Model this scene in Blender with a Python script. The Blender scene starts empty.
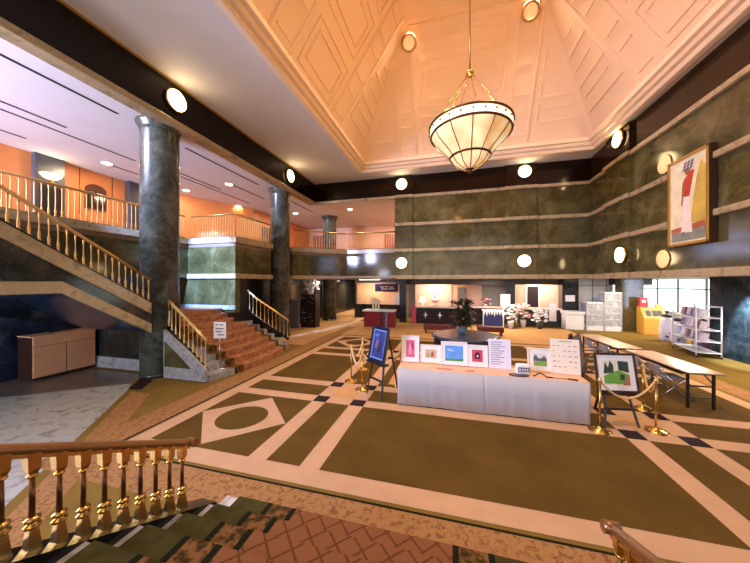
import bpy, bmesh, math, random
from mathutils import Vector, Matrix
R = math.radians
random.seed(7)
S = bpy.context.scene
COL = S.collection

# ------------------------------------------------------------------ materials
def srgb(r, g, b):
    f = lambda c: (c / 255 / 12.92) if c / 255 <= .04045 else ((c / 255 + .055) / 1.055) ** 2.4
    return (f(r), f(g), f(b), 1)

MATS = {}
def mat(name, col, rough=.5, metal=0., emit=0., emit_col=None, spec=.5, coat=0., var=0., vscale=8., bump=0., alpha=None, trans=0.):
    if name in MATS: return MATS[name]
    m = bpy.data.materials.new(name); m.use_nodes = True
    nt = m.node_tree; b = nt.nodes['Principled BSDF']
    c = srgb(*col)
    b.inputs['Base Color'].default_value = c
    b.inputs['Roughness'].default_value = rough
    b.inputs['Metallic'].default_value = metal
    b.inputs['Specular IOR Level'].default_value = spec
    b.inputs['Coat Weight'].default_value = coat
    b.inputs['Coat Roughness'].default_value = .06
    b.inputs['Transmission Weight'].default_value = trans
    if emit:
        b.inputs['Emission Color'].default_value = srgb(*(emit_col or col))
        b.inputs['Emission Strength'].default_value = emit
    if alpha is not None: b.inputs['Alpha'].default_value = alpha
    if var or bump:
        tc = nt.nodes.new('ShaderNodeTexCoord')
        n = nt.nodes.new('ShaderNodeTexNoise'); n.inputs['Scale'].default_value = vscale; n.inputs['Detail'].default_value = 6
        nt.links.new(tc.outputs['Object'], n.inputs['Vector'])
        if var:
            r = nt.nodes.new('ShaderNodeValToRGB')
            r.color_ramp.elements[0].position = .3; r.color_ramp.elements[1].position = .7
            r.color_ramp.elements[0].color = tuple(x * (1 - var) for x in c[:3]) + (1,)
            r.color_ramp.elements[1].color = tuple(min(1, x * (1 + var)) for x in c[:3]) + (1,)
            nt.links.new(n.outputs['Fac'], r.inputs['Fac']); nt.links.new(r.outputs['Color'], b.inputs['Base Color'])
        if bump:
            bp = nt.nodes.new('ShaderNodeBump'); bp.inputs['Strength'].default_value = bump; bp.inputs['Distance'].default_value = .02
            nt.links.new(n.outputs['Fac'], bp.inputs['Height']); nt.links.new(bp.outputs['Normal'], b.inputs['Normal'])
    MATS[name] = m
    return m

def marble(name, base, vein, rough=.12, scale=1.2, panel=None, amount=.4):
    m = bpy.data.materials.new(name); m.use_nodes = True
    nt = m.node_tree; N = nt.nodes.new; L = nt.links.new
    b = nt.nodes['Principled BSDF']; b.inputs['Roughness'].default_value = rough
    g = N('ShaderNodeNewGeometry')
    n1 = N('ShaderNodeTexNoise'); n1.inputs['Scale'].default_value = scale * 1.1; n1.inputs['Detail'].default_value = 9; n1.inputs['Roughness'].default_value = .66; n1.inputs['Distortion'].default_value = .7
    n2 = N('ShaderNodeTexNoise'); n2.inputs['Scale'].default_value = scale * 1.6; n2.inputs['Detail'].default_value = 8; n2.inputs['Distortion'].default_value = .9; n2.inputs['Roughness'].default_value = .6
    L(g.outputs['Position'], n1.inputs['Vector']); L(g.outputs['Position'], n2.inputs['Vector'])
    a = N('ShaderNodeMath'); a.operation = 'SUBTRACT'; a.inputs[1].default_value = .5; L(n2.outputs['Fac'], a.inputs[0])
    ab = N('ShaderNodeMath'); ab.operation = 'ABSOLUTE'; L(a.outputs[0], ab.inputs[0])
    vr = N('ShaderNodeMapRange'); vr.inputs['From Min'].default_value = .0; vr.inputs['From Max'].default_value = .035; vr.inputs['To Min'].default_value = .8; vr.inputs['To Max'].default_value = 0
    L(ab.outputs[0], vr.inputs['Value'])
    r = N('ShaderNodeValToRGB'); e = r.color_ramp.elements
    c = srgb(*base); v = srgb(*vein)
    e[0].position = .32; e[0].color = tuple(x * .45 for x in c[:3]) + (1,)
    e[1].position = .7; e[1].color = tuple(x + (y - x) * .45 for x, y in zip(c[:3], v[:3])) + (1,)
    k = e.new(.5); k.color = c
    L(n1.outputs['Fac'], r.inputs['Fac'])
    mx = N('ShaderNodeMix'); mx.data_type = 'RGBA'
    mm = N('ShaderNodeMath'); mm.operation = 'MULTIPLY'; mm.inputs[1].default_value = amount
    L(vr.outputs[0], mm.inputs[0]); L(mm.outputs[0], mx.inputs['Factor'])
    L(r.outputs['Color'], mx.inputs['A']); mx.inputs['B'].default_value = v
    out = mx.outputs['Result']
    if panel:
        sx, sz = panel
        sp = N('ShaderNodeSeparateXYZ'); L(g.outputs['Position'], sp.inputs[0])
        ad = N('ShaderNodeMath'); ad.operation = 'ADD'; L(sp.outputs[0], ad.inputs[0]); L(sp.outputs[1], ad.inputs[1])
        dv = N('ShaderNodeMath'); dv.operation = 'DIVIDE'; dv.inputs[1].default_value = sx; L(ad.outputs[0], dv.inputs[0])
        fl = N('ShaderNodeMath'); fl.operation = 'FLOOR'; L(dv.outputs[0], fl.inputs[0])
        wn = N('ShaderNodeTexWhiteNoise'); wn.noise_dimensions = '1D'; L(fl.outputs[0], wn.inputs['W'])
        mr = N('ShaderNodeMapRange'); mr.inputs['To Min'].default_value = .75; mr.inputs['To Max'].default_value = 1.25; L(wn.outputs['Value'], mr.inputs['Value'])
        sc = N('ShaderNodeVectorMath'); sc.operation = 'SCALE'; L(out, sc.inputs[0]); L(mr.outputs[0], sc.inputs['Scale'])
        out = sc.outputs[0]
    L(out, b.inputs['Base Color'])
    MATS[name] = m
    return m

def patterned(name, c1, c2, scale=9., rough=.95, kind='voronoi', c3=None, width=.06):
    m = bpy.data.materials.new(name); m.use_nodes = True
    nt = m.node_tree; N = nt.nodes.new; L = nt.links.new
    b = nt.nodes['Principled BSDF']; b.inputs['Roughness'].default_value = rough; b.inputs['Specular IOR Level'].default_value = .15
    g = N('ShaderNodeNewGeometry')
    r = N('ShaderNodeValToRGB'); e = r.color_ramp.elements
    e[0].color = srgb(*c1); e[1].color = srgb(*c2)
    if kind == 'diamond':
        sp = N('ShaderNodeSeparateXYZ'); L(g.outputs['Position'], sp.inputs[0])
        z = N('ShaderNodeMath'); z.operation = 'SUBTRACT'; L(sp.outputs[1], z.inputs[0]); L(sp.outputs[2], z.inputs[1])
        o = []
        for op in ('ADD', 'SUBTRACT'):
            a = N('ShaderNodeMath'); a.operation = op; L(sp.outputs[0], a.inputs[0]); L(z.outputs[0], a.inputs[1])
            q = N('ShaderNodeMath'); q.operation = 'MULTIPLY'; q.inputs[1].default_value = scale; L(a.outputs[0], q.inputs[0])
            p = N('ShaderNodeMath'); p.operation = 'PINGPONG'; p.inputs[1].default_value = .5; L(q.outputs[0], p.inputs[0]); o.append(p)
        mn = N('ShaderNodeMath'); mn.operation = 'MINIMUM'; L(o[0].outputs[0], mn.inputs[0]); L(o[1].outputs[0], mn.inputs[1])
        n = N('ShaderNodeTexNoise'); n.inputs['Scale'].default_value = 40; L(g.outputs['Position'], n.inputs['Vector'])
        ma = N('ShaderNodeMath'); ma.operation = 'MULTIPLY_ADD'; ma.inputs[1].default_value = .06; L(n.outputs['Fac'], ma.inputs[0]); L(mn.outputs[0], ma.inputs[2])
        L(ma.outputs[0], r.inputs['Fac'])
        e[0].position = width; e[1].position = width + .05
    else:
        n = N('ShaderNodeTexVoronoi'); n.inputs['Scale'].default_value = scale; n.feature = 'SMOOTH_F1'
        d = N('ShaderNodeTexNoise'); d.inputs['Scale'].default_value = scale * 1.7; d.inputs['Detail'].default_value = 5
        L(g.outputs['Position'], d.inputs['Vector'])
        va = N('ShaderNodeVectorMath'); va.operation = 'MULTIPLY_ADD'; va.inputs[1].default_value = (.12,) * 3
        L(d.outputs['Color'], va.inputs[0]); L(g.outputs['Position'], va.inputs[2]); L(va.outputs[0], n.inputs['Vector'])
        L(n.outputs['Distance'], r.inputs['Fac']); e[0].position = .25; e[1].position = .6
        if c3: k = e.new(.42); k.color = srgb(*c3)
    L(r.outputs['Color'], b.inputs['Base Color'])
    MATS[name] = m
    return m

GREEN = marble('verde_marble', (80, 72, 38), (136, 130, 90), .1, 1.0, (1.45, 1), .14)
COLM = marble('column_marble', (66, 70, 62), (146, 154, 142), .24, 1.1, None, .22)
BLUEM = marble('dark_blue_marble', (32, 44, 64), (78, 96, 120), .15, .9, None, .22)
DARKM = marble('dark_marble', (32, 36, 36), (76, 84, 82), .1, 1.1, None, .2)
LIGHTM = marble('pale_marble', (176, 156, 116), (112, 102, 92), .18, 3., None, .35)
STAIRM = marble('grey_stair_marble', (166, 166, 168), (84, 84, 88), .2, 3., None, .5)
TILE = marble('grey_granite', (178, 176, 168), (150, 150, 146), .25, 5., None, .15)
FASC = mat('dark_polished_panel', (24, 13, 8), .14, spec=.25)
PLAST = mat('white_plaster', (226, 222, 220), .8, var=.02, vscale=2)
SOFF = mat('soffit_plaster', (214, 208, 208), .8)
VAULT = mat('vault_plaster', (238, 214, 184), .75, var=.02, vscale=1.5)
SLOT = mat('slot_black', (20, 18, 18), .7)
OLIVE = mat('olive_carpet', (118, 94, 42), .95, spec=.1, var=.14, vscale=1.6)
OLIVEK = mat('olive_field', (86, 64, 24), .95, spec=.1, var=.16, vscale=1.4)
CREAM = mat('cream_carpet', (184, 148, 114), .92, spec=.12, var=.07, vscale=3)
TAN = mat('tan_carpet', (186, 142, 92), .92, spec=.12, var=.08, vscale=3)
DARKC = mat('dark_carpet', (40, 26, 30), .9, spec=.15)
BORD = patterned('border_carpet', (148, 108, 66), (120, 82, 48), 24., c3=(158, 118, 74))
DIAM = patterned('runner_carpet', (92, 56, 32), (124, 80, 50), 4.6, kind='diamond', width=.06)
RUNB = patterned('runner_border', (52, 42, 18), (122, 84, 48), 16., c3=(84, 60, 28))
RUNO = patterned('stair_runner', (172, 120, 82), (142, 94, 62), 8.)
STEPG = mat('green_stair_carpet', (62, 58, 26), .95, spec=.1, var=.25, vscale=9)
DARKG = mat('dark_green_edge', (26, 28, 14), .95, spec=.1)
UNDERF = mat('brown_stone_floor', (104, 92, 80), .3, var=.1, vscale=3)
BRASS = mat('polished_brass', (204, 160, 86), .24, 1.)
PBRASS = mat('pale_brass', (216, 176, 108), .35, .85)
BRONZE = mat('dark_bronze', (112, 74, 42), .32, .9)
BROWNW = mat('brown_wood_rail', (134, 88, 40), .3, .5, coat=.3)
BLACKM = mat('black_metal', (24, 22, 22), .4)
BLACKG = mat('black_stone_kerb', (22, 20, 20), .15)
ORANGEW = mat('orange_wood_panel', (214, 134, 72), .4, var=.06, vscale=2)
PINKW = mat('pale_wood_panel', (226, 178, 140), .45, var=.05, vscale=2)
GREYP = mat('grey_pilaster', (66, 66, 70), .3)
DARKW = mat('dark_window_wood', (84, 44, 22), .4)
WHITE = mat('white_paint', (232, 230, 228), .5)
CLOTH = mat('white_cloth', (182, 178, 178), .85, bump=.12, vscale=5)
PEACH = mat('peach_table_top', (222, 170, 134), .35, var=.04, vscale=6)
PAPER = mat('white_paper', (238, 236, 240), .7)
INK = mat('grey_ink', (120, 116, 126), .8)
REDINK = mat('red_ink', (150, 40, 48), .8)
BOXW = mat('light_wood_veneer', (226, 166, 122), .45, var=.06, vscale=4)
DARKB = mat('dark_brown_wood', (54, 30, 18), .4)
CHROME = mat('chrome', (210, 212, 216), .2, 1.)
GREYF = mat('grey_upholstery', (138, 130, 130), .85)
TTOP = mat('beige_table_laminate', (208, 178, 146), .22, var=.03)
ROPE = mat('gold_rope', (208, 168, 104), .7, bump=.4, vscale=60)
ROPEC = mat('cream_rope', (226, 198, 150), .7, bump=.4, vscale=60)
RED = mat('dark_red_cloth', (132, 20, 28), .7, var=.15, vscale=6)
MAROON = mat('maroon_upholstery', (92, 30, 30), .7)
PINK = mat('pink_panel', (206, 70, 96), .6)
NAVY = mat('navy_cloth', (34, 44, 92), .8)
PURPLE = mat('purple_sign', (62, 34, 104), .5)
GLASS = mat('cabinet_glass', (236, 242, 244), .05, trans=.0, alpha=.25, spec=.6)
WING = mat('daylit_pane', (236, 246, 240), .2, emit=1.6, emit_col=(232, 246, 240))
LAMPE = mat('lamp_glass', (255, 236, 200), .3, emit=16, emit_col=(255, 222, 168))
REFLE = mat('lamp_reflection_glow', (250, 206, 150), .3, emit=.45, emit_col=(255, 190, 120))  # glow that imitates lamp reflections in the polished marble
DOWNE = mat('downlight_lens', (255, 246, 236), .3, emit=14, emit_col=(255, 236, 214))
TROFE = mat('strip_lens', (255, 250, 244), .3, emit=9, emit_col=(255, 244, 232))
HONEY = mat('honey_wood', (222, 164, 70), .4, var=.05, vscale=5)
LEAF = mat('dark_leaf', (48, 58, 40), .4, var=.3, vscale=12)
LEAFB = mat('bronze_leaf', (96, 74, 60), .4, var=.3, vscale=12)
POT = mat('blue_glaze_pot', (96, 124, 146), .15)
PLINTHM = mat('navy_gloss_plinth', (52, 60, 78), .2, spec=.5)
PETAL = mat('white_petal', (240, 234, 232), .6)
PPETAL = mat('pink_petal', (230, 176, 178), .6)
STEM = mat('green_stem', (70, 92, 48), .6)

# ------------------------------------------------------------------ mesh builder
class MB:
    def __init__(s): s.bm = bmesh.new(); s.mats = []; s.mi = 0
    def use(s, m):
        if m not in s.mats: s.mats.append(m)
        s.mi = s.mats.index(m); return s
    def _f(s, vs, smooth=False):
        try:
            f = s.bm.faces.new(vs); f.material_index = s.mi; f.smooth = smooth; return f
        except ValueError: return None
    def box(s, x0, x1, y0, y1, z0, z1, M=None):
        v = [Vector((x, y, z)) for z in (z0, z1) for y in (y0, y1) for x in (x0, x1)]
        if M: v = [M @ p for p in v]
        v = [s.bm.verts.new(p) for p in v]
        for q in ((0, 2, 3, 1), (4, 5, 7, 6), (0, 1, 5, 4), (2, 6, 7, 3), (0, 4, 6, 2), (1, 3, 7, 5)): s._f([v[i] for i in q])
        return s
    def bar(s, a, b, w, h=None, up=(0, 0, 1)):
        a, b = Vector(a), Vector(b); h = h or w
        d = (b - a); L = d.length
        if L < 1e-6: return s
        d.normalize(); u = Vector(up)
        if abs(d.dot(u)) > .99: u = Vector((1, 0, 0))
        x = d.cross(u).normalized(); z = x.cross(d).normalized()
        M = Matrix((( x.x, d.x, z.x, a.x), (x.y, d.y, z.y, a.y), (x.z, d.z, z.z, a.z), (0, 0, 0, 1)))
        return s.box(-w / 2, w / 2, 0, L, -h / 2, h / 2, M)
    def tube(s, pts, r, n=8, cap=True):
        pts = [Vector(p) for p in pts]; rings = []
        for i, p in enumerate(pts):
            d = (pts[min(i + 1, len(pts) - 1)] - pts[max(i - 1, 0)]).normalized()
            u = Vector((0, 0, 1)) if abs(d.z) < .95 else Vector((1, 0, 0))
            x = d.cross(u).normalized(); y = x.cross(d).normalized()
            rr = r[i] if isinstance(r, (list, tuple)) else r
            rings.append([s.bm.verts.new(p + (x * math.cos(2 * math.pi * k / n) + y * math.sin(2 * math.pi * k / n)) * rr) for k in range(n)])
        for A, B in zip(rings, rings[1:]):
            for k in range(n): s._f([A[k], A[(k + 1) % n], B[(k + 1) % n], B[k]], True)
        if cap: s._f(rings[0][::-1]); s._f(rings[-1])
        return s
    def lathe(s, prof, n=16, c=(0, 0, 0), M=None, cap=True, square=False):
        rings = []
        for r, z in prof:
            ring = []
            for k in range(n):
                a = 2 * math.pi * (k + (.5 if square else 0)) / n
                p = Vector((c[0] + r * math.cos(a), c[1] + r * math.sin(a), c[2] + z))
                ring.append(s.bm.verts.new(M @ p if M else p))
            rings.append(ring)
        for A, B in zip(rings, rings[1:]):
            for k in range(n): s._f([A[k], A[(k + 1) % n], B[(k + 1) % n], B[k]], not square)
        if cap: s._f(rings[0][::-1]); s._f(rings[-1])
        return s
    def prism(s, poly, z0, z1):
        a = [s.bm.verts.new((x, y, z0)) for x, y in poly]; b = [s.bm.verts.new((x, y, z1)) for x, y in poly]
        n = len(poly); s._f(a[::-1]); s._f(b)
        for k in range(n): s._f([a[k], a[(k + 1) % n], b[(k + 1) % n], b[k]])
        return s
    def extrude(s, poly3, off):
        a = [s.bm.verts.new(p) for p in poly3]; b = [s.bm.verts.new(Vector(p) + Vector(off)) for p in poly3]
        n = len(a); s._f(a[::-1]); s._f(b)
        for k in range(n): s._f([a[k], a[(k + 1) % n], b[(k + 1) % n], b[k]])
        return s
    def face(s, pts, smooth=False):
        s._f([s.bm.verts.new(p) for p in pts], smooth); return s
    def rect(s, x0, x1, y0, y1, z):
        return s.face([(x0, y0, z), (x1, y0, z), (x1, y1, z), (x0, y1, z)])
    def ball(s, c, r, sc=(1, 1, 1), seg=10):
        rows = []
        for i in range(1, seg // 2 + 2):
            t = math.pi * i / (seg // 2 + 2)
            rows.append([s.bm.verts.new((c[0] + r * sc[0] * math.sin(t) * math.cos(2 * math.pi * k / seg), c[1] + r * sc[1] * math.sin(t) * math.sin(2 * math.pi * k / seg), c[2] + r * sc[2] * math.cos(t))) for k in range(seg)])
        tp = s.bm.verts.new((c[0], c[1], c[2] + r * sc[2])); bt = s.bm.verts.new((c[0], c[1], c[2] - r * sc[2]))
        for A, B in zip(rows, rows[1:]):
            for k in range(seg): s._f([A[k], B[k], B[(k + 1) % seg], A[(k + 1) % seg]], True)
        for k in range(seg): s._f([tp, rows[0][k], rows[0][(k + 1) % seg]], True); s._f([bt, rows[-1][(k + 1) % seg], rows[-1][k]], True)
        return s
    def build(s, name, m=None, parent=None, bevel=0, fix=True, loc=None):
        if fix: bmesh.ops.recalc_face_normals(s.bm, faces=s.bm.faces[:])
        me = bpy.data.meshes.new(name); s.bm.to_mesh(me); s.bm.free()
        for q in (s.mats or [m]): me.materials.append(q)
        o = bpy.data.objects.new(name, me); COL.objects.link(o)
        if parent: o.parent = parent
        if loc: o.location = loc
        if bevel:
            b = o.modifiers.new('bevel', 'BEVEL'); b.width = bevel; b.segments = 2; b.limit_method = 'ANGLE'
        return o

def tag(o, label, cat, group=None, kind=None):
    o['label'] = label; o['category'] = cat
    if group: o['group'] = group
    if kind: o['kind'] = kind
    return o
def thing(name, label, cat, loc=(0, 0, 0), rz=0., group=None, rx=0.):
    o = bpy.data.objects.new(name, None); COL.objects.link(o); o.empty_display_size = .1
    o.location = loc; o.rotation_euler = (rx, 0, rz)
    return tag(o, label, cat, group)
def struct(mb, name, m=None, parent=None, bevel=0, fix=True):
    o = mb.build(name, m, parent, bevel, fix)
    if not parent: o['kind'] = 'structure'
    return o
def kids(o): return [c for c in COL.objects if c.parent == o]
def copy_tree(o, loc=None, rz=None, label=None, parent=None):
    c = o.copy(); COL.objects.link(c); c.parent = parent
    for k in kids(o): copy_tree(k, parent=c)
    if loc is not None: c.location = loc
    if rz is not None: c.rotation_euler.z = rz
    if label: c['label'] = label
    return c
def put(o, parent, loc, rz=0.):
    c = o.copy(); COL.objects.link(c); c.parent = parent; c.location = loc; c.rotation_euler = (0, 0, rz); return c

# ------------------------------------------------------------------ camera
cam = bpy.data.cameras.new('camera'); cam.sensor_width = 36; cam.lens = 282.6 / 750 * 36; cam.clip_start = .05; cam.clip_end = 200
co = bpy.data.objects.new('camera', cam); COL.objects.link(co)
co.location = (0, 0, 2.4); co.rotation_euler = (R(90), 0, math.atan(75 / 282.6))
S.camera = co

# ------------------------------------------------------------------ floor
f = MB()
f.use(OLIVE).rect(-13, 14, -4, 30, 0)
CXF = .5
# grey granite of the side lobby, the stone under the stair, the patterned borders
f.use(TILE).face([(-2.2, -1.0, .003), (-4.5, 1.8, .003), (-6.9, 4.65, .003), (-7.25, 4.95, .003), (-9.6, 3.2, .003), (-12.9, 3.2, .003), (-12.9, -4, .003), (-2.2, -4, .003)])
f.use(UNDERF).face([(-7.25, 4.95, .003), (-7.6, 5.5, .003), (-12.9, 5.5, .003), (-12.9, 3.2, .003), (-9.6, 3.2, .003)])
f.use(DARKC).face([(-6.92, 4.66, .006), (-6.6, 4.72, .006), (-7.0, 5.28, .006), (-7.4, 5.28, .006)])
f.use(BORD).face([(-2.05, -1.0, .0035), (-4.38, 1.85, .0035), (-6.72, 4.6, .0035), (-6.2, 4.6, .0035), (-3.95, 1.9, .0035), (-1.6, -1, .0035)])
f.use(BORD).rect(-5.3, -4.78, 2.4, 14.2, .0043).rect(-4.78, 6.3, 2.4, 2.92, .0043).rect(5.78, 6.3, 2.92, 12.4, .0043)
f.use(DARKG).rect(-4.78, -4.74, 2.92, 12, .0047).rect(-4.74, 5.78, 2.92, 2.95, .0047)
f.use(TAN).rect(-8.2, -5.35, 9.6, 27, .003).rect(-5.35, 5.6, 12.0, 16.3, .003)
f.use(OLIVEK).rect(CXF - 4.92, CXF + 4.92, 3.29, 11.5, .003)
f.use(CREAM)
for x0, x1, y0, y1 in ((-5.2, 5.2, 3.0, 3.29), (-5.2, 5.2, 11.5, 11.8), (-5.2, -4.92, 3.29, 11.5), (4.92, 5.2, 3.29, 11.5)):
    f.rect(CXF + x0, CXF + x1, y0, y1, .005)
XS = [(-3.17, -2.89), (-2.39, -2.11), (2.11, 2.39), (2.89, 3.17)]
YS = [(5.16, 5.44), (5.99, 6.27), (8.53, 8.81), (9.36, 9.64)]
for a, b in XS: f.rect(CXF + a, CXF + b, 3.29, 11.5, .005)
for a, b in YS: f.rect(CXF - 4.92, CXF + 4.92, a, b, .0055)
f.use(TAN)
for a, b in ((-2.89, -2.39), (2.39, 2.89)):
    for c, d in ((5.44, 5.99), (8.81, 9.36)): f.rect(CXF + a, CXF + b, c, d, .006)
f.rect(CXF - 1.9, CXF + 1.9, 6.45, 8.35, .006)
f.use(DARKC)
for a, b in XS:
    for c, d in YS: f.rect(CXF + a, CXF + b, c, d, .0065)
def motif(cx, cy):
    f.use(CREAM).face([(cx - .86, cy, .006), (cx, cy - .86, .006), (cx + .86, cy, .006), (cx, cy + .86, .006)])
    f.use(OLIVEK).face([(cx + .43 * math.cos(t * math.pi / 16), cy + .43 * math.sin(t * math.pi / 16), .007) for t in range(32)])
for sx in (-1, 1):
    motif(CXF + sx * 4.045, 4.225); motif(CXF + sx * 4.045, 10.57)
for p in f.bm.faces:
    p.normal_update()
    if p.normal.z < 0: p.normal_flip()
f.build('floor', fix=False)['kind'] = 'structure'

# ------------------------------------------------------------------ foreground stair
RUN, RISE = .31, .16
st = thing('staircase', 'carpeted foreground stair leading down to the hall with white marble tread ends', 'stairs', (0, 2.465, 0))
def steps(mb, x0, x1, lift, n=7):
    poly = [(lift, 0)]
    for k in range(n):
        poly += [(-k * RUN + lift, (k + 1) * RISE + lift), (-(k + 1) * RUN + lift, (k + 1) * RISE + lift)]
    poly.append((-n * RUN + lift, 0))
    return mb.extrude([(x0, y, z) for y, z in poly], (x1 - x0, 0, 0))
steps(MB(), -2.25, 1.02, 0).build('marble_steps', STAIRM, st)
for a, b in ((-2.11, -1.76), (.35, .8)): steps(MB(), a, b, .012).build('green_carpet', STEPG, st)
for a in (-1.76, -1.5, .02, .3): steps(MB(), a, a + .05, .013).build('dark_edging', DARKG, st)
for a, b in ((-1.71, -1.5), (.07, .3)): steps(MB(), a, b, .012).build('patterned_border', RUNB, st)
steps(MB(), -1.45, .02, .012).build('runner', DIAM, st)

def big_baluster():
    m = MB()
    m.lathe([(.044, 0), (.042, .03), (.028, .14), (.026, .15)], 4, square=True)
    m.lathe([(.03, .15), (.038, .158), (.038, .168), (.022, .178), (.02, .185), (.036, .193), (.036, .205), (.016, .213), (.01, .216), (.01, .428), (.016, .43), (.026, .437), (.026, .446), (.02, .452)], 10)
    m.lathe([(.022, .452), (.036, .475), (.04, .57)], 4, square=True)
    b = m.build('baluster', BRASS)
    d = MB().lathe([(.0155, .212), (.0135, .43)], 8).build('shaft', BRONZE, b)
    return b
def bal_rail(name, label, X, y0, y1, n, sl=RISE / RUN, hr=.56):
    t = thing(name, label, 'railing', (X, y0, 0))
    zb = lambda y: .30 + (2.2 - y) * sl
    k = MB()
    pts = [(0, .22, 0), (0, .22, zb(y0 + .22)), (0, y1 - y0, zb(y1)), (0, y1 - y0, zb(y1) - .5), (0, .22, 0)]
    k.extrude([(-.08 if X < 0 else -.1, a, b) for _, a, b in pts[:4]], (.18, 0, 0)).build('kerb', BLACKG, t)
    global _bb
    zt = lambda y: zb(y) + hr
    for i in range(n):
        y = y0 - .06 - i * .115
        put_tree(_bb, t, (0, y - y0, zb(y) - .03))
    r = MB()
    L = [(0, 0.03, zt(y0) - .015)] + [(0, -a, zt(y0 - a)) for a in (.05, .4, .8, 1.2, y0 - y1)]
    r.tube(L, .032, 10).build('handrail', BROWNW, t)
    MB().bar((0, .0, zt(y0) - .035), (0, y1 - y0, zt(y1) - .035), .05, .02).build('brass_underside', BRASS, t)
    MB().tube([(-.045, .035, zt(y0) - .012), (.045, .035, zt(y0) - .012)], .036, 12).build('scroll_end', BROWNW, t)
    return t
def put_tree(o, parent, loc):
    c = copy_tree(o, loc=loc, parent=parent); return c
_bb = big_baluster()
bal_rail('stair_railing', 'long brass railing with dark shafts along the foreground stair, facing the granite floor', -2.27, 2.02, .2, 15)
bal_rail('stair_railing', 'short end of a second brass railing near the bottom edge, beside the cream border', .95, 2.0, .6, 10, .4, .53)
for o in list(_bb.children) + [_bb]: bpy.data.objects.remove(o)

# ------------------------------------------------------------------ hall shell
ZT, ZB = 7.4, 6.47
w = MB()   # dark fascia of the balcony side
w.box(-7.0, -6.7, -3, 13.3, ZB, ZT); struct(w, 'wall_left', FASC)
w = MB(); w.box(-7.02, -6.66, -3, 13.25, ZB - .14, ZB); struct(w, 'trim_1', LIGHTM, bevel=.02)
w = MB(); w.box(-6.7, -6.66, -3, 13.26, ZT - .05, ZT); struct(w, 'trim_2', mat('gold_trim', (176, 136, 60), .4, .6))
w = MB(); w.box(-6.7, 5.6, 13.3, 13.6, ZB, ZT)
w.box(2.3, 3.52, 13.22, 13.3, ZB, ZT).box(-2.54, -1.7, 13.22, 13.3, ZB, ZT); struct(w, 'wall_back', FASC)
w = MB(); w.box(-2.54, 5.5, 13.3, 13.6, 2.6, ZB)
w.box(2.3, 3.52, 13.22, 13.3, 2.6, ZB).box(-2.54, -1.7, 13.22, 13.3, 2.6, ZB); struct(w, 'wall_back_marble', GREEN)
w = MB(); w.box(5.5, 5.8, -3, 13.6, 2.6, ZB).box(5.4, 5.5, 10.55, 11.9, 2.6, ZB); struct(w, 'wall_right', GREEN)
w = MB(); w.box(5.5, 5.8, -3, 13.6, ZB, ZT).box(5.4, 5.5, 10.55, 11.9, ZB, ZT); struct(w, 'wall_right_fascia', mat('brown_polished_panel', (40, 24, 10), .14, spec=.3))
n = 3
for zc, h in ((6.405, .14), (5.09, .15), (3.87, .15), (2.6, .19)):
    w = MB(); z0, z1 = zc - h / 2, zc + h / 2
    w.box(-6.68 if zc > 6 else -2.58, 5.5, 13.2, 13.32, z0, z1).box(2.26, 3.56, 13.12, 13.2, z0, z1).box(-2.58, -1.66, 13.12, 13.2, z0, z1)
    struct(w, 'trim_%d' % n, LIGHTM, bevel=.025); n += 1
    w = MB(); w.box(5.4, 5.52, -3, 13.3, z0, z1).box(5.3, 5.4, 10.5, 11.95, z0, z1)
    struct(w, 'trim_%d' % n, LIGHTM, bevel=.025); n += 1

# soffit ring and vault
VX0, VX1, VY0, VY1, VZ = -4.0, 5.3, 2.35, 12.45, 7.4
TX0, TX1, TY0, TY1, TZ = -1.5, 2.8, 4.85, 9.95, 11.4
w = MB()
w.box(-6.7, VX0, -3, 13.3, VZ, VZ + .1).box(VX0, VX1, VY1, 13.3, VZ, VZ + .1).box(VX1, 5.6, -3, 13.3, VZ, VZ + .1).box(VX0, VX1, -3, VY0, VZ, VZ + .1)
struct(w, 'ceiling', SOFF)
w = MB()
b4 = [(VX0, VY0, VZ + .3), (VX1, VY0, VZ + .3), (VX1, VY1, VZ + .3), (VX0, VY1, VZ + .3)]
t4 = [(TX0, TY0, TZ), (TX1, TY0, TZ), (TX1, TY1, TZ), (TX0, TY1, TZ)]
for i in range(4):
    j = (i + 1) % 4; w.face([b4[i], b4[j], t4[j], t4[i]])
w.face(t4)
g4 = [(x, y, VZ) for x, y, z in b4]
for i in range(4): w.face([g4[i], g4[(i + 1) % 4], b4[(i + 1) % 4], b4[i]])
for p in w.bm.faces:
    p.normal_update()
    if p.normal.dot(Vector((.65, 7.4, 8)) - p.calc_center_median()) < 0: p.normal_flip()
struct(w, 'ceiling_vault', VAULT, fix=False)
# cornice: stepped ring
w = MB()
for d, z0, z1 in ((.10, VZ - .03, VZ + .12), (.22, VZ + .1, VZ + .24), (.34, VZ + .22, VZ + .36)):
    w.box(VX0 - .06, VX0 + d, VY0, VY1, z0, z1).box(VX1 - d, VX1 + .06, VY0, VY1, z0, z1).box(VX0 + d, VX1 - d, VY1 - d, VY1 + .06, z0, z1).box(VX0 + d, VX1 - d, VY0 - .06, VY0 + d, z0, z1)
struct(w, 'trim_cornice', VAULT, bevel=.02)
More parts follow.
